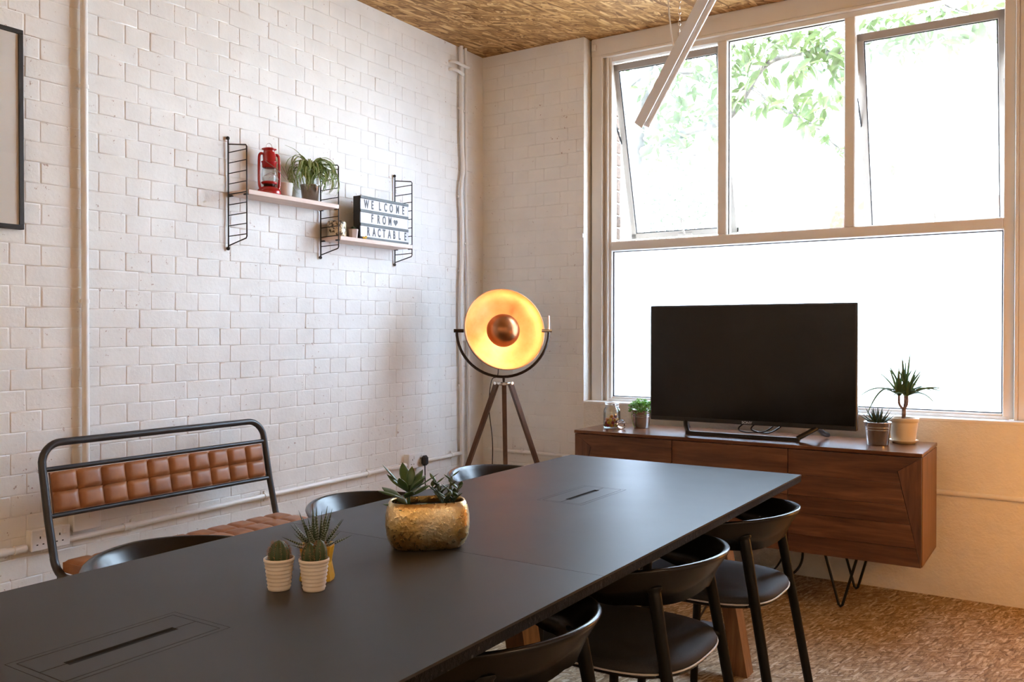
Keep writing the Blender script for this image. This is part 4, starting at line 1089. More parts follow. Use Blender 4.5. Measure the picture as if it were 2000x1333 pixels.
M['haw'] = leaf_mat('haworthia_green', (0.040, 0.070, 0.036), 0.0, 0.4)
M['hawband'] = plain('haworthia_white_bands', (0.42, 0.44, 0.38), 0.6)
M['herb'] = leaf_mat('herb_green', (0.16, 0.34, 0.04), 0.4, 0.4)
M['drac'] = leaf_mat('dracaena_blade', (0.055, 0.095, 0.03), 0.15, 0.4)
M['stem'] = speckle('woody_stem', (0.14, 0.08, 0.055), (0.24, 0.15, 0.11), 60, 0.8)
def strip(pts, w_, nrm=None, prof=None, cup=0.0):
    """ribbon along pts; returns verts and 3 columns (edge, centre x2, edge)"""
    pts = [Vector(p) for p in pts]; n = len(pts); vs_ = []
    for i in range(n):
        a = pts[max(i - 1, 0)]; b_ = pts[min(i + 1, n - 1)]; t = (b_ - a).normalized()
        up = Vector(nrm) if nrm else Vector((0, 0, 1))
        s = t.cross(up)
        s = s.normalized() if s.length > 1e-4 else Vector((1, 0, 0))
        nn = s.cross(t)
        wi = w_ * (prof(i / (n - 1)) if prof else 1)
        for k, e in ((-1, 1), (-0.35, 0.15), (0.35, 0.15), (1, 1)): vs_.append(pts[i] + s * (k * wi / 2) + nn * (cup * wi * e))
    return vs_, n
def ribbon_leaf(mb, pts, w_, prof, cup=0.15, two=True, nrm=None):
    vs_, n = strip(pts, w_, nrm, prof, cup)
    e = []; c = []
    for i in range(n - 1):
        a = i * 4
        e += [(a, a + 4, a + 5, a + 1), (a + 2, a + 6, a + 7, a + 3)]; c += [(a + 1, a + 5, a + 6, a + 2)]
    o = len(mb.v); mb.add(vs_, e, 0, True)
    for f_ in c: mb.f.append(tuple(i + o for i in f_)); mb.m.append(1 if two else 0); mb.sm.append(True)
rp = random.Random(21)
# spider plant in a zinc pot
pc = Vector((0.070, -1.560, S1))
spn = thing('spider_plant', 'variegated spider plant spilling from a zinc pot on the upper shelf', 'plant', pc)
MB().lathe([(0.0005, 0), (0.036, 0), (0.046, 0.078), (0.049, 0.080), (0.047, 0.083), (0.043, 0.080), (0.042, 0.070)], 28, pc).build('pot', 'zinc', spn)
MB().lathe([(0.042, 0.070), (0.0005, 0.074)], 20, pc).build('soil', 'soil', spn)
def sl(a, rad, lift, sweep, w_, lean):
    """leaf: rises from the crown, arches over and curls back under"""
    d = Vector((math.cos(a), math.sin(a), 0)); sd_ = Vector((-d.y, d.x, 0))
    base = pc + Vector((0, 0, 0.074)) + d * 0.006
    pts = [base + Vector((0, 0, lift * t)) + d * (0.010 * t) for t in (0, 0.5)]
    c0 = base + d * (rad + 0.010) + Vector((0, 0, lift)); n = 14
    for i in range(n + 1):
        an = R(180 - sweep * i / n)
        pts.append(c0 + d * (rad * math.cos(an)) + Vector((0, 0, rad * 1.15 * math.sin(an))) + sd_ * (lean * (i / n) ** 1.5))
    for q in pts:
        if q.x < 0.010: q.x = 0.010 + 0.15 * abs(0.010 - q.x)
        if q.z < S1 + 0.005 and q.x < DF + 0.012: q.z = S1 + 0.005
        if q.y > LYS[1] - 0.01 and q.x < DF + 0.01: q.y = LYS[1] - 0.01
    mb = MB(); ribbon_leaf(mb, pts, w_, lambda t: max(0.06, min(1, 0.5 + 2.2 * t) * (1 - t ** 3)), 0.15, True)
    mb.build('leaf', ['stripegreen', 'stripecream'], spn)
for i in range(88):
    a = R(rp.uniform(-112, 112))
    sl(a, rp.uniform(0.030, 0.062), rp.uniform(0.010, 0.080), rp.uniform(175, 275), rp.uniform(0.012, 0.018), rp.uniform(-0.045, 0.045))
rn = MB(); q = [pc + Vector((0.0, -0.03, 0.13)), pc + Vector((0.03, -0.07, 0.19)), pc + Vector((0.04, -0.13, 0.225)), pc + Vector((0.04, -0.195, 0.238))]
ribbon_leaf(rn, smooth_path(q, 6), 0.009, lambda t: 1 - 0.8 * t); rn.build('leaf', ['stripegreen', 'stripecream'], spn)
rn = MB(); q = [pc + Vector((0.0, -0.02, 0.12)), pc + Vector((0.01, -0.035, 0.17)), pc + Vector((0.0, -0.055, 0.20))]
ribbon_leaf(rn, smooth_path(q, 6), 0.006, lambda t: 1 - 0.8 * t); rn.build('leaf', ['stripegreen', 'stripecream'], spn)
w2 = Vector((0.046, -1.700, S1))
wp = thing('flower_pot', 'plain white pot between the red lantern and the spider plant', 'pot', w2)
MB().lathe([(0.0005, 0), (0.032, 0), (0.040, 0.070), (0.042, 0.074), (0.038, 0.074), (0.037, 0.06), (0.0005, 0.058)], 28, w2).build('pot', 'whiteceramic', wp)
# lower shelf: speckled gold pot, small succulent, yellow figure
M['speckgold'] = speckle('gold_speckled_pot', (0.05, 0.035, 0.02), (0.62, 0.50, 0.33), 60, 0.3, 0.46, metal=0.5, bs=0.6, dist=0.004, width=0.03)
g1 = Vector((0.064, -1.372, S2))
gp = thing('candle_pot', 'gold speckled round pot at the left end of the lower shelf', 'pot', g1)
MB().lathe([(0.0005, 0), (0.044, 0), (0.047, 0.006), (0.047, 0.074), (0.045, 0.080), (0.042, 0.080), (0.041, 0.05), (0.0005, 0.048)], 32, g1).build('pot', 'speckgold', gp)
g2 = Vector((0.098, -1.290, S2))
s2 = thing('small_succulent', 'little rosette succulent in a pale pink pot in front of the lightbox', 'plant', g2)
MB().lathe([(0.0005, 0), (0.021, 0), (0.026, 0.044), (0.027, 0.047), (0.024, 0.047), (0.023, 0.042), (0.0005, 0.041)], 6, g2, smooth=False).build('pot', 'pinkceramic', s2)
def fat_leaf(base, d, L, W, T, up=0.0, n=8, tip=0.6):
    d = Vector(d).normalized(); s = d.cross(Vector((0, 0, 1))); s = s.normalized() if s.length > 1e-3 else Vector((1, 0, 0)); nn = s.cross(d)
    prof = [(max(0.001, math.sin(PI * (i / n) ** tip)), i / n) for i in range(n + 1)]
    Mx = Matrix((s * W / 2, nn * T / 2, d * L)).transposed().to_4x4()
    mb = MB(); mb.lathe(prof, 10, base, Mx); return mb
for ring, (cnt, el, L) in enumerate(((8, 12, 0.026), (7, 38, 0.022), (4, 66, 0.018))):
    for i in range(cnt):
        a = 2 * PI * i / cnt + ring * 0.4
        fat_leaf(g2 + Vector((0, 0, 0.044 + 0.002 * ring)), (math.cos(a) * math.cos(R(el)), math.sin(a) * math.cos(R(el)), math.sin(R(el))), L, 0.011, 0.005).build('leaf', 'succdark', s2)
M['yellow'] = plain('yellow_plastic', (0.70, 0.42, 0.02), 0.4)
g3 = Vector((0.128, -1.238, S2))
dk = thing('yellow_figurine', 'tiny yellow bird-shaped figure below the lightbox letters', 'figurine', g3)
MB().sphere(g3 + Vector((0, 0, 0.0065)), 0.0065, 12, 8, (0.8, 2.0, 1)).build('body', 'yellow', dk)
MB().sphere(g3 + Vector((0, 0.010, 0.012)), 0.006, 12, 8).build('head', 'yellow', dk)
MB().tube([g3 + Vector((0, -0.010, 0.007)), g3 + Vector((0, -0.018, 0.011))], [0.004, 0.001], 6).build('tail', 'yellow', dk)
# ================================================================== ON THE SIDEBOARD
M['jarglass'] = None
m, nt, b = new_mat('jar_glass'); setp(b, color=(0.97, 0.985, 0.98), rough=0.02, trans=1.0, ior=1.25); M['jarglass'] = glass_mat('jar_glass_wall', (0.95, 0.97, 0.96), 0.14)
j = Vector((1.066, -0.305, SZ1))
jar = thing('glass_jar', 'clip-top glass jar of coloured sweets on the left of the sideboard', 'jar', j)
MB().lathe([(0.0005, 0.001), (0.043, 0.001), (0.047, 0.008), (0.047, 0.085), (0.044, 0.102), (0.036, 0.112), (0.036, 0.124), (0.034, 0.124), (0.034, 0.111), (0.042, 0.101), (0.045, 0.084), (0.045, 0.010), (0.041, 0.005), (0.0005, 0.005)], 32, j).build('jar_body', 'jarglass', jar)
MB().lathe([(0.0005, 0.142), (0.030, 0.142), (0.036, 0.138), (0.037, 0.127), (0.032, 0.126), (0.0005, 0.127)], 32, j).build('lid', 'jarglass', jar)
MB().lathe([(0.034, 0.1245), (0.0375, 0.1245), (0.0375, 0.1265), (0.034, 0.1265)], 32, j).build('rubber_seal', 'creamceramic', jar)
for z in (0.118, 0.134):
    MB().tube([j + Vector((0.0385 * math.cos(2 * PI * i / 28), 0.0385 * math.sin(2 * PI * i / 28), z)) for i in range(28)], 0.0014, 6, closed=True).build('wire_band', 'steel', jar)
MB().tube(smooth_path([j + Vector((0.030, -0.026, 0.136)), j + Vector((0.038, -0.034, 0.120)), j + Vector((0.040, -0.034, 0.098)), j + Vector((0.034, -0.040, 0.112))], 4), 0.0014, 6).build('clasp', 'steel', jar)
for i, (nm, c) in enumerate((('red', (0.34, 0.012, 0.02)), ('orange', (0.62, 0.22, 0.015)), ('yellow', (0.62, 0.38, 0.02)), ('purple', (0.17, 0.035, 0.12)))):
    M['sweet_' + nm] = plain('sweet_' + nm, c, 0.3)
swr = random.Random(5); pts_ = []
rs = 0.0096
for z in (0.0155, 0.0310, 0.0465):
    for ringr, cnt in ((0.0335, 9), (0.0150, 4)):
        if z > 0.04 and ringr > 0.03: cnt = 5
        for i in range(cnt):
            a = 2 * PI * i / cnt + z * 60
            if cnt == 5: a = R(-150 + 190 * i / 5)
            pts_.append(j + Vector((ringr * math.cos(a), ringr * math.sin(a), z + swr.uniform(-0.001, 0.001))))
pts_ += [j + Vector((0.004, -0.012, 0.0625)), j + Vector((0.018, 0.006, 0.0625))]
SWM = {nm: MB().sphere((0, 0, 0), rs, 14, 9).mesh('sweet', 'sweet_' + nm) for nm in ('red', 'orange', 'yellow', 'purple')}
for i, q in enumerate(pts_):
    nm = ('orange', 'red', 'yellow', 'purple', 'orange', 'red', 'yellow')[(i * 5 + i // 3) % 7]
    o = inst(SWM[nm], nm + '_sweet', None, q); tag(o, nm + ' round sweet inside the glass jar', 'sweet', nm + ' sweets in the glass jar')
# glass ornament: thick faceted glass disc standing on edge
M['crystal'] = None
m, nt, b = new_mat('cut_glass'); setp(b, color=(0.86, 0.72, 0.66), rough=0.03, trans=1.0, ior=1.45); M['crystal'] = m
oc = Vector((1.142, -0.345, SZ1))
orn = thing('glass_ornament', 'small round cut-glass ornament between the jar and the herb pot', 'ornament', oc)
fd = (CAM - oc); fd.z = 0; fd.normalize(); sd_ = Vector((-fd.y, fd.x, 0))
Mo = Matrix((sd_, Vector((0, 0, 1)), fd)).transposed().to_4x4()
MB().lathe([(0.0005, 0.016), (0.012, 0.014), (0.022, 0.008), (0.0262, 0.0), (0.022, -0.008), (0.012, -0.014), (0.0005, -0.016)], 12, oc + Vector((0, 0, 0.0272)), Mo, smooth=False).build('glass_body', 'crystal', orn)
MB().tube([oc + Vector((0, 0, 0.0272)) + sd_ * (0.0262 * math.cos(2 * PI * i / 36)) + Vector((0, 0, 0.0262 * math.sin(2 * PI * i / 36))) for i in range(36)], 0.0010, 6, closed=True).build('metal_rim', 'lampbrown', orn)
def zinc_pot(c, rb_, rt__, h, par, band):
    MB().lathe([(0.0005, 0), (rb_, 0), (rb_ + 0.001, 0.004), (rt__, h - 0.003), (rt__ + 0.003, h), (rt__ + 0.001, h + 0.002), (rt__ - 0.002, h), (rt__ - 0.003, h - 0.012)], 36, c).build('pot', 'zinc', par)
    for z in band:
        r_ = rb_ + (rt__ - rb_) * z / h
        MB().lathe([(r_ - 0.0005, z - 0.002), (r_ + 0.0018, z), (r_ - 0.0005, z + 0.002)], 36, c).build('pot_band', 'zinc', par)
    MB().lathe([(rt__ - 0.003, h - 0.012), (0.0005, h - 0.008)], 24, c).build('soil', 'soil', par)
# herb
hc_ = Vector((1.200, -0.215, SZ1))
hb_ = thing('potted_herb', 'bushy bright green herb in a zinc pot left of the television', 'plant', hc_)
zinc_pot(hc_, 0.040, 0.050, 0.098, hb_, (0.062, 0.072))
lf = MB(); hr = random.Random(9)
v_, f_ = leaf_geo(0.016, 0.013, 0.2, 0.15, 3)
for i in range(520):
    a = hr.uniform(0, 2 * PI); rr_ = 0.066 * math.sqrt(hr.random()); zz_ = 0.108 + 0.046 * (1 - (rr_ / 0.075) ** 2) * hr.uniform(0.3, 1.0) - (0.02 if rr_ > 0.052 else 0) * hr.random() * 1.6
    T = Matrix.LocRotScale(hc_ + Vector((rr_ * math.cos(a), rr_ * math.sin(a), zz_)), __import__('mathutils').Euler((hr.uniform(-.7, .7), hr.uniform(-.9, .5), a + hr.uniform(-1, 1))), Vector((hr.uniform(.7, 1.2),) * 3))
    lf.add([T @ Vector(v) for v in v_], f_, 0, True)
lf.build('foliage', 'herb', hb_, kind='stuff')
sm_ = MB()
for i in range(26):
    a = hr.uniform(0, 2 * PI); r0_ = 0.03 * math.sqrt(hr.random()); r1_ = r0_ * 1.9
    sm_.tube([hc_ + Vector((r0_ * math.cos(a), r0_ * math.sin(a), 0.088)), hc_ + Vector((r1_ * math.cos(a), r1_ * math.sin(a), 0.135))], 0.0011, 5)
sm_.build('stems', 'herb', hb_, kind='stuff')
MB().tube(smooth_path([hc_ + Vector((-0.035, -0.040, 0.105)), hc_ + Vector((-0.034, -0.052, 0.07)), hc_ + Vector((-0.028, -0.050, 0.03)), hc_ + Vector((-0.02, -0.048, 0.006))], 5), 0.0014, 5).build('trailing_stem', 'herb', hb_)
# haworthia in zinc pot
wc = Vector((2.414, -0.275, SZ1))
hw_ = thing('spiky_succulent', 'spiky dark succulent in a ribbed zinc pot right of the television', 'plant', wc)
zinc_pot(wc, 0.046, 0.058, 0.105, hw_, (0.070, 0.082))
def spike(base, d, L, r, mat, par, bands=0, bend=0.0):
    d = Vector(d).normalized(); pts = []
    for i in range(8):
        t = i / 7; pts.append(Vector(base) + d * (L * t) + Vector((0, 0, bend * L * t * t)))
    mb = MB().tube(pts, [r * (0.75 + 0.6 * t if t < 0.35 else max(0.04, (1 - t) / 0.65 * 0.96)) for t in [i / 7 for i in range(8)]], 8, sq=(0.55, 1.0))
    o = mb.build('leaf', mat, par)
    if bands:
        bm_ = MB()
        for i in range(bands):
            t = 0.22 + 0.62 * i / bands; q = Vector(base) + d * (L * t) + Vector((0, 0, bend * L * t * t)); rr2 = r * ((1 - t) / 0.65 * 0.96 if t > 0.35 else 0.75 + 0.6 * t)
            s = d.cross(Vector((0, 0, 1))).normalized() if abs(d.z) < 0.99 else Vector((1, 0, 0)); nn = d.cross(s)
            bm_.tube([q + (s * math.cos(2 * PI * k / 10) * rr2 * 1.04 + nn * math.sin(2 * PI * k / 10) * rr2 * 0.62) for k in range(10)], 0.00045, 4, closed=True)
        bm_.build('white_bands', 'hawband', o, kind='stuff')
hr = random.Random(14)
for ring, (cnt, el, L) in enumerate(((9, 28, 0.075), (8, 50, 0.082), (6, 70, 0.080), (2, 86, 0.078))):
    for i in range(cnt):
        a = 2 * PI * i / cnt + ring * 0.5 + hr.uniform(-.15, .15); e = R(el + hr.uniform(-6, 6))
        spike(wc + Vector((0.014 * math.cos(a) * (3 - ring) / 3, 0.014 * math.sin(a) * (3 - ring) / 3, 0.096)), (math.cos(a) * math.cos(e), math.sin(a) * math.cos(e), math.sin(e)), L * hr.uniform(.85, 1.1), 0.0085, 'haw', hw_, 0, 0.15)
MB().tube(smooth_path([wc + Vector((-0.01, 0, 0.10)), wc + Vector((-0.02, 0, 0.2)), wc + Vector((-0.035, 0.01, 0.27))], 4), 0.0009, 5).build('flower_stalk', 'stem', hw_)
# dracaena in cream pot
dc = Vector((2.505, -0.150, SZ1))
dr_ = thing('potted_dracaena', 'small dracaena with thin arching blades in a cream pot', 'plant', dc)
MB().lathe([(0.0005, 0.012), (0.050, 0.012), (0.052, 0.016), (0.062, 0.098), (0.062, 0.1), (0.066, 0.100), (0.067, 0.118), (0.065, 0.121), (0.060, 0.119), (0.058, 0.106)], 40, dc).build('pot', 'creamceramic', dr_)
MB().lathe([(0.0005, 0.0), (0.046, 0.0), (0.062, 0.014), (0.064, 0.017), (0.061, 0.017), (0.046, 0.009), (0.0005, 0.009)], 40, dc).build('saucer', 'creamceramic', dr_)
MB().lathe([(0.059, 0.108), (0.0005, 0.112)], 24, dc).build('soil', 'soil', dr_)
MB().tube([dc + Vector((0, 0, 0.10)), dc + Vector((0.001, 0, 0.155)), dc + Vector((0, 0, 0.168))], [0.011, 0.0085, 0.011], 10).build('trunk', 'stem', dr_)
tops = []
for (dx, dy) in ((-0.020, -0.004), (0.004, 0.010), (0.016, -0.008)):
    q = [dc + Vector((dx * 0.35, dy * 0.35, 0.163)), dc + Vector((dx * 0.95, dy, 0.185)), dc + Vector((dx, dy, 0.222))]
    MB().tube(smooth_path(q, 4), [0.006 - 0.0001 * i for i in range(9)], 8).build('stem', 'stem', dr_); tops.append(q[-1])
hr = random.Random(31)
def blade(base, a, el, L, droop, w_=0.015):
    d = Vector((math.cos(a), math.sin(a), 0)); pts = []
    e = R(el); tc = (CAM - dc).normalized()
    nv_ = (Vector((0, 0, 0.55)) + tc * hr.uniform(0.5, 1.0) + Vector((hr.uniform(-.3, .3), hr.uniform(-.3, .3), 0))).normalized()
    for i in range(11):
        t = i / 10; pts.append(Vector(base) + d * (L * math.cos(e) * t) + Vector((0, 0, L * math.sin(e) * t - droop * L * t ** 2.2)))
    mb = MB(); ribbon_leaf(mb, pts, w_, lambda t: max(0.05, (0.55 + 1.6 * t if t < 0.28 else 1.0) * (1 - t) ** 0.55 + 0.02), 0.2, False, nv_)
    mb.build('leaf', ['drac'], dr_)
for ti, tpz in enumerate(tops):
    for i in range(9):
        a = 2 * PI * i / 9 + ti * 0.7 + hr.uniform(-.2, .2); el = hr.choice((30, 48, 62, 74, 82, 86))
        blade(tpz + Vector((0, 0, hr.uniform(-0.008, 0.012))), a, el, hr.uniform(0.11, 0.185), 0.12 if el > 60 else 0.45)
ax_ = math.atan2(-RT.y, -RT.x); ar_ = math.atan2(RT.y, RT.x)
for (a, el, L, dp) in ((ax_, 34, 0.235, 0.62), (ax_ + 0.35, 42, 0.26, 1.05), (ax_ - 0.2, 58, 0.19, 0.25), (ar_, 30, 0.20, 0.35), (ar_ + 0.3, 22, 0.175, 0.62), (ar_ - 0.3, 36, 0.19, 0.5), (ar_, 60, 0.13, 0.05)):
    blade(tops[0 if a < 0 and abs(a - ar_) > 1 else 2], a, el, L, dp)
for (a, L) in ((0.3, 0.21), (2.4, 0.19), (4.3, 0.17)): blade(tops[1], a, 84, L, 0.02)
# ================================================================== ON THE TABLE
m, nt, b = new_mat('hammered_gold'); n1 = noise_tex(nt, pos(nt), 95, 4, 0.55, 0.2); n2 = noise_tex(nt, pos(nt), 12, 4)
nt.links.new(ramp(nt, n2.outputs[0], [(0.3, (0.42, 0.25, 0.08)), (0.5, (0.66, 0.46, 0.19)), (0.72, (0.72, 0.62, 0.42))]), b.inputs['Base Color'])
nt.links.new(ramp(nt, n1.outputs[0], [(0.3, (0.40,) * 3), (0.7, (0.22,) * 3)]), b.inputs['Roughness']); setp(b, metal=0.95)
bump(nt, b, n1.outputs[0], 0.45, 0.006); M['hammergold'] = m
gc = Vector((1.884, -2.932, TT))
gpl = thing('gold_planter', 'oblong hammered gold planter of succulents in the middle of the table', 'planter', gc)
def oblong(prof, name, mat, n=40):
    mb = MB(); vs_ = []; fs = []
    dirv = Vector((RT.x, RT.y, 0)).lerp(Vector((0, 1, 0)), 0.22).normalized(); per = Vector((-dirv.y, dirv.x, 0))
    for (k, z) in prof:
        for i in range(n):
            a = 2 * PI * i / n; ca, sa = math.cos(a), math.sin(a); e = 3.2
            r_ = 1 / ((abs(ca) ** e + abs(sa) ** e) ** (1 / e))
            vs_.append(gc + dirv * (ca * r_ * (0.1 - (1 - k) * 0.075)) + per * (sa * r_ * (0.062 - (1 - k) * 0.062)) + Vector((0, 0, z)))
    for i in range(len(prof) - 1):
        for j_ in range(n): fs.append((i * n + j_, i * n + (j_ + 1) % n, (i + 1) * n + (j_ + 1) % n, (i + 1) * n + j_))
    fs.append(tuple(reversed(range(n)))); 
    if name == 'soil': fs.append(tuple(range((len(prof) - 1) * n, len(prof) * n)))
    return MB().add(vs_, fs, 0, True).build(name, mat, gpl)
oblong([(0.60, 0.0), (0.72, 0.002), (0.86, 0.012), (0.96, 0.030), (1.0, 0.055), (0.99, 0.080), (0.93, 0.102), (0.86, 0.112), (0.82, 0.113), (0.80, 0.110), (0.84, 0.098)], 'pot', 'hammergold')
oblong([(0.80, 0.088), (0.84, 0.098)], 'soil', 'soil')
hr = random.Random(44)
dirv = Vector((RT.x, RT.y, 0)).lerp(Vector((0, 1, 0)), 0.22).normalized()
def succ_plant(base, spec, mat):
    for (a, el, L, W) in spec:
        d = Vector((math.cos(a) * math.cos(R(el)), math.sin(a) * math.cos(R(el)), math.sin(R(el))))
        fat_leaf(base, d, L, W, W * 0.26, tip=1.45).build('leaf', mat, gpl)
b1 = gc - dirv * 0.045 + Vector((0, 0, 0.100)); b2 = gc + dirv * 0.045 + Vector((0, 0, 0.100))
for st_z in range(3):
    succ_plant(b1 + Vector((hr.uniform(-.01, .01), hr.uniform(-.01, .01), 0.016 * st_z)), [(2 * PI * i / 5 + st_z * 0.6 + hr.uniform(-.2, .2), (8, 24, 48)[st_z] + hr.uniform(-10, 10), hr.uniform(0.060, 0.088), hr.uniform(0.024, 0.030)) for i in range(6)], 'succ')
succ_plant(b1 + Vector((0, 0, 0.03)), [(R(215), 48, 0.095, 0.020), (R(25), 34, 0.090, 0.014), (R(100), 75, 0.065, 0.024)], 'succ')
MB().tube([b1 - Vector((0, 0, 0.012)), b1 + Vector((0, 0, 0.05))], 0.004, 6).build('stem', 'succ', gpl)
for k_ in range(7):
    a0_ = 2 * PI * k_ / 7; tip_ = b2 + Vector((0.034 * math.cos(a0_), 0.034 * math.sin(a0_), 0.022 + 0.020 * (k_ % 3)))
    MB().tube([b2 - Vector((0, 0, 0.012)), tip_], 0.0022, 5).build('stem', 'succdark', gpl)
    for i in range(6):
        q = b2.lerp(tip_, 0.4 + 0.12 * i); a = a0_ + i * 2.2
        fat_leaf(q, (math.cos(a), math.sin(a), 0.75), 0.026, 0.012, 0.004, tip=0.8).build('leaf', 'succ' if i > 3 else 'succdark', gpl)
# cacti
M['whitepot'] = plain('matt_white_pot', (0.74, 0.66, 0.57), 0.45)
def ridged_pot(c, par, mat='whitepot'):
    prof = [(0.0005, 0.0), (0.0215, 0.0)]
    for i in range(7):
        z = 0.002 + i * 0.0078; r_ = 0.0215 + 0.0072 * z / 0.06
        prof += [(r_, z + 0.0006), (r_ + 0.0017, z + 0.0036), (r_, z + 0.0072)]
    prof += [(0.0292, 0.0565), (0.0305, 0.0580), (0.0305, 0.0625), (0.0290, 0.0635), (0.0272, 0.0625), (0.0265, 0.054)]
    MB().lathe(prof, 36, c).build('pot', mat, par)
    MB().lathe([(0.0266, 0.0545), (0.0005, 0.056)], 20, c).build('soil', 'soil', par)
def cactus_body(c, r, h, ribs, par, name='body'):
    prof = [(max(0.0005, r * math.sin(PI * (0.22 + 0.78 * i / 14)) ** 0.5), h * (i / 14)) for i in range(15)]
    MB().lathe(prof, ribs * 6, c, rib=lambda a, r_, z: r_ * (1 + 0.085 * abs(math.cos(a * ribs / 2)) - 0.05)).build(name, 'cactus', par)
    sp_ = MB(); hr_ = random.Random(int(c.x * 1e5) % 997)
    for k_ in range(ribs):
        a = 2 * PI * k_ / ribs
        for i in range(2, 13):
            r_, z = prof[i]; q = c + Vector((r_ * 1.03 * math.cos(a), r_ * 1.03 * math.sin(a), z))
            for s in range(3):
                dv_ = Vector((math.cos(a) + hr_.uniform(-.7, .7), math.sin(a) + hr_.uniform(-.7, .7), hr_.uniform(-.3, .9) + (1.0 if i > 10 else 0))).normalized()
                sp_.tube([q, q + dv_ * hr_.uniform(0.003, 0.0075)], [0.0003, 0.0001], 3, caps=False)
    sp_.build('spines', 'spine', par, kind='stuff')
c1_ = Vector((1.850, -3.365, TT)); ct = thing('round_cactus', 'single round cactus in a ridged white pot, left one on the table', 'plant', c1_)
ridged_pot(c1_, ct); cactus_body(c1_ + Vector((0, 0, 0.052)), 0.0205, 0.046, 11, ct)
c2_ = Vector((1.912, -3.330, TT)); ct2 = thing('double_cactus', 'double stemmed cactus in a ridged white pot, right one on the table', 'plant', c2_)
ridged_pot(c2_, ct2); cactus_body(c2_ - RT * 0.009 + Vector((0, 0, 0.052)), 0.0158, 0.042, 9, ct2); cactus_body(c2_ + RT * 0.0125 + Vector((0, 0, 0.052)), 0.0138, 0.048, 8, ct2)
M['yellowpot'] = plain('yellow_glazed_pot', (0.62, 0.36, 0.025), 0.3)
c3_ = Vector((1.862, -3.272, TT)); ct3 = thing('zebra_succulent', 'zebra striped spiky succulent in a fluted yellow pot behind the cacti', 'plant', c3_)
MB().lathe([(0.0005, 0), (0.0360, 0.0), (0.0365, 0.003), (0.030, 0.036), (0.0365, 0.070), (0.036, 0.073), (0.033, 0.072), (0.031, 0.062)], 12, c3_, smooth=False, rib=lambda a, r, z: r * (1 + 0.03 * math.cos(a * 6))).build('pot', 'yellowpot', ct3)
MB().lathe([(0.032, 0.063), (0.0005, 0.065)], 16, c3_).build('soil', 'soil', ct3)
hr = random.Random(77)
for ring, (cnt, el, L) in enumerate(((8, 18, 0.062), (8, 48, 0.070), (7, 68, 0.074), (3, 84, 0.076))):
    for i in range(cnt):
        a = 2 * PI * i / cnt + ring * 0.4; e = R(el + hr.uniform(-5, 5))
        spike(c3_ + Vector((0.008 * math.cos(a), 0.008 * math.sin(a), 0.064)), (math.cos(a) * math.cos(e), math.sin(a) * math.cos(e), math.sin(e)), L * hr.uniform(.9, 1.1), 0.0064, 'haw', ct3, 9, 0.1)
# ================================================================== floor and ceiling bits
ps = thing('power_strip', 'black power strip on the floor under the sideboard', 'power strip', (1.70, -0.12, 0))
MB().box(1.50, 1.84, -0.155, -0.095, 0.0005, 0.045, 0.006).build('strip_body', 'rubber', ps)
for k_ in range(4): MB().box(1.55 + k_ * 0.07, 1.585 + k_ * 0.07, -0.145, -0.105, 0.045, 0.047).build('outlet', 'slot', ps)
MB().tube(smooth_path([(1.84, -0.125, 0.022), (1.90, -0.13, 0.05), (1.94, -0.10, 0.14), (1.93, -0.07, 0.24)], 6), 0.005, 6).build('cable', 'rubber', ps)
MB().tube(smooth_path([(1.84, -0.115, 0.020), (1.96, -0.14, 0.02), (2.03, -0.12, 0.10), (2.02, -0.07, 0.24)], 6), 0.006, 6).build('cable', 'rubber', ps)
fc = thing('floor_cable', 'thin black cable lying on the floor under the table', 'cable', (1.75, -1.2, 0))
MB().tube(smooth_path([(1.92, -1.43, 0.165), (1.90, -1.35, 0.09), (1.86, -1.25, 0.006), (1.80, -0.9, 0.006), (1.72, -0.5, 0.006), (1.66, -0.13, 0.02)], 6), 0.0045, 6).build('cable', 'rubber', fc)
fc2 = thing('floor_cable', 'looped black cable on the floor under the nearest chair', 'cable', (2.0, -2.5, 0))
MB().tube(smooth_path([(1.95, -2.80, 0.09), (2.02, -2.62, 0.006), (2.10, -2.50, 0.006), (2.08, -2.36, 0.006), (1.96, -2.36, 0.006), (1.90, -2.5, 0.006)], 6), 0.0055, 6).build('cable', 'rubber', fc2)
# fluorescent batten hung at a slant
E_ = CAM + ray(1253, 243) * 3.85
dB = (FW + RT * -0.526 + UP * -1.057).normalized()
N_ = E_ - dB * 1.13
bt = thing('batten_light', 'slanting white fluorescent batten hanging from a chain in front of the window', 'light', E_)
sv = dB.cross(Vector((0, 0, 1))).normalized(); uv = sv.cross(dB)
if uv.z < 0: uv = -uv
sg_ = 1 if sv.dot(RT) > 0 else -1
sv, uv = (sv * math.cos(R(48)) + uv * (sg_ * math.sin(R(48)))).normalized(), (uv * math.cos(R(48)) - sv * (sg_ * math.sin(R(48)))).normalized()
def bar(hw, h0, h1, mat, name, a=E_, b_=N_):
    pts = [(-hw, h0), (hw, h0), (hw * 0.55, h1), (-hw * 0.55, h1)]
    c0 = [a + sv * x + uv * y for x, y in pts]; c1 = [b_ + sv * x + uv * y for x, y in pts]
    return MB().add(c0 + c1, [(0, 3, 2, 1), (4, 5, 6, 7)] + [(i, (i + 1) % 4, 4 + (i + 1) % 4, 4 + i) for i in range(4)]).build(name, mat, bt)
M['tubewhite'] = plain('unlit_fluorescent_tube', (0.82, 0.82, 0.80), 0.2)
bar(0.033, -0.010, 0.030, 'socket', 'housing')
MB().tube([E_ - uv * 0.024 - dB * 0.02, N_ - uv * 0.024 + dB * 0.02], 0.0128, 14).build('tube', 'tubewhite', bt)
for q, s in ((E_, -1), (N_, 1)):
    MB().tube([q - uv * 0.036 + dB * s * 0.012, q + uv * 0.004 + dB * s * 0.012], 0.011, 8).build('lamp_holder', 'socket', bt)
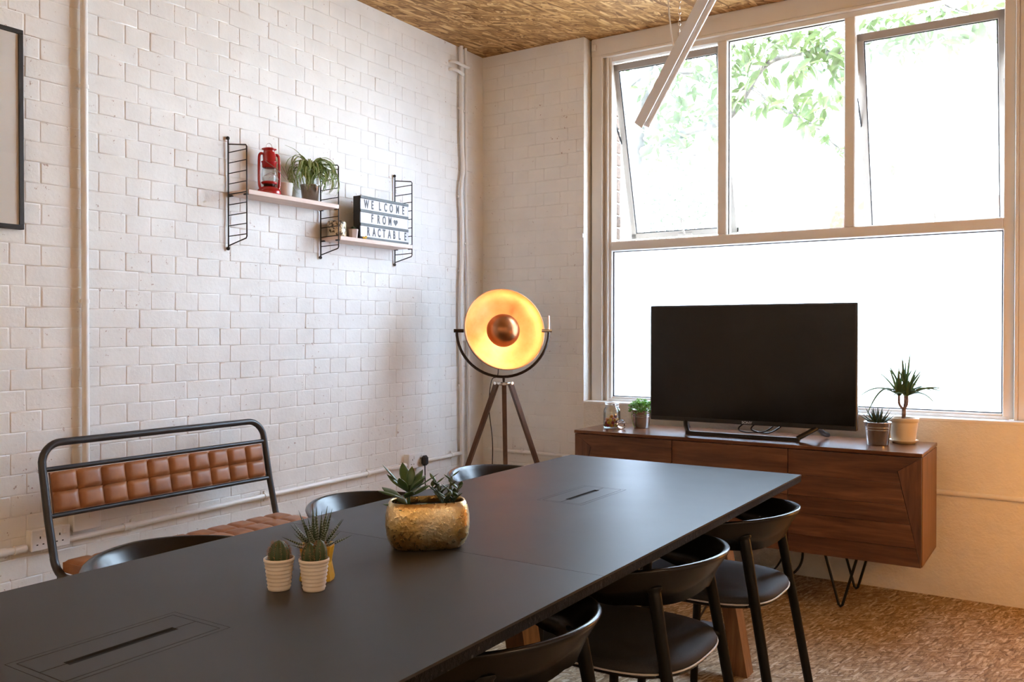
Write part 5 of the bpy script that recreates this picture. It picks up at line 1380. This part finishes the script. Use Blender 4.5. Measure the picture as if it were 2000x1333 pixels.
# chain and flex to the ceiling
tq = 0.36
ca_ = E_.lerp(N_, tq) + uv * 0.024
chn = thing('hanging_chain', 'thin metal chain holding the slanting batten', 'chain', (ca_.x, ca_.y, RZ))
zz_ = ca_.z + 0.004; i = 0
while zz_ + 0.026 < RZ:
    cxm = Vector((ca_.x, ca_.y, zz_ + 0.013)); a = (i % 2) * PI / 2 + 0.5
    h_ = Vector((math.cos(a), math.sin(a), 0))
    MB().tube([cxm + h_ * (0.005 * math.cos(2 * PI * k_ / 12)) + Vector((0, 0, 0.0145 * math.sin(2 * PI * k_ / 12))) for k_ in range(12)], 0.0014, 5, closed=True).build('link', 'steel', chn)
    zz_ += 0.0235; i += 1
MB().tube([(ca_.x, ca_.y, zz_ - 0.002), (ca_.x, ca_.y, RZ - 0.001)], 0.003, 6).build('ceiling_hook', 'steel', chn)
fb_ = E_.lerp(N_, tq - 0.05) + uv * 0.020
flx = thing('light_flex', 'thin white cable running from the ceiling to the batten', 'cable', (fb_.x - 0.02, fb_.y, RZ))
MB().tube(smooth_path([fb_, fb_ + Vector((-0.012, -0.006, 0.09)), fb_ + Vector((-0.022, -0.016, 0.26)), Vector((fb_.x - 0.02, fb_.y - 0.012, RZ - 0.002))], 6), 0.0035, 6).build('cord', 'pipe_paint', flx)
# ================================================================== LAMPS OUTSIDE THE FRAME
M['glow'] = emission('fill_globe_glow', (1.0, 0.73, 0.46), 11.5)
for i, (x, y) in enumerate(((1.6, -5.9), (3.6, -6.2), (4.8, -4.2))):  # unseen hanging globes, added to give the room warm fill
    t = thing('fill_lamp', ('added opal globe fill lamp behind the camera, near the brick wall', 'added opal globe fill lamp behind the camera, near the back wall', 'added opal globe fill lamp beside the right wall')[i], 'lamp', (x, y, RZ), 0, 'added opal globe fill lamps')
    MB().sphere((x, y, 2.25), 0.15, 24, 14).build('globe', 'glow', t)
    MB().tube([(x, y, 2.39), (x, y, RZ)], 0.004, 6).build('cord', 'rubber', t)
    MB().lathe([(0.0005, 0.02), (0.03, 0.02), (0.045, -0.02), (0.0005, -0.02)], 20, (x, y, 2.41)).build('cap', 'lampbrown', t)
M['glow2'] = emission('floor_globe_glow', (1.0, 0.42, 0.08), 12.0)
gx, gy = 3.62, -0.70
t = thing('globe_floor_lamp', 'amber globe lamp standing on the floor by the window wall', 'lamp', (gx, gy, 0))
MB().lathe([(0.0005, 0), (0.09, 0), (0.09, 0.015), (0.02, 0.03), (0.012, 0.05), (0.012, 0.62), (0.04, 0.64), (0.0005, 0.645)], 28, (gx, gy, 0)).build('base', 'lampbrown', t)
MB().sphere((gx, gy, 0.765), 0.13, 24, 14).build('globe', 'glow2', t)
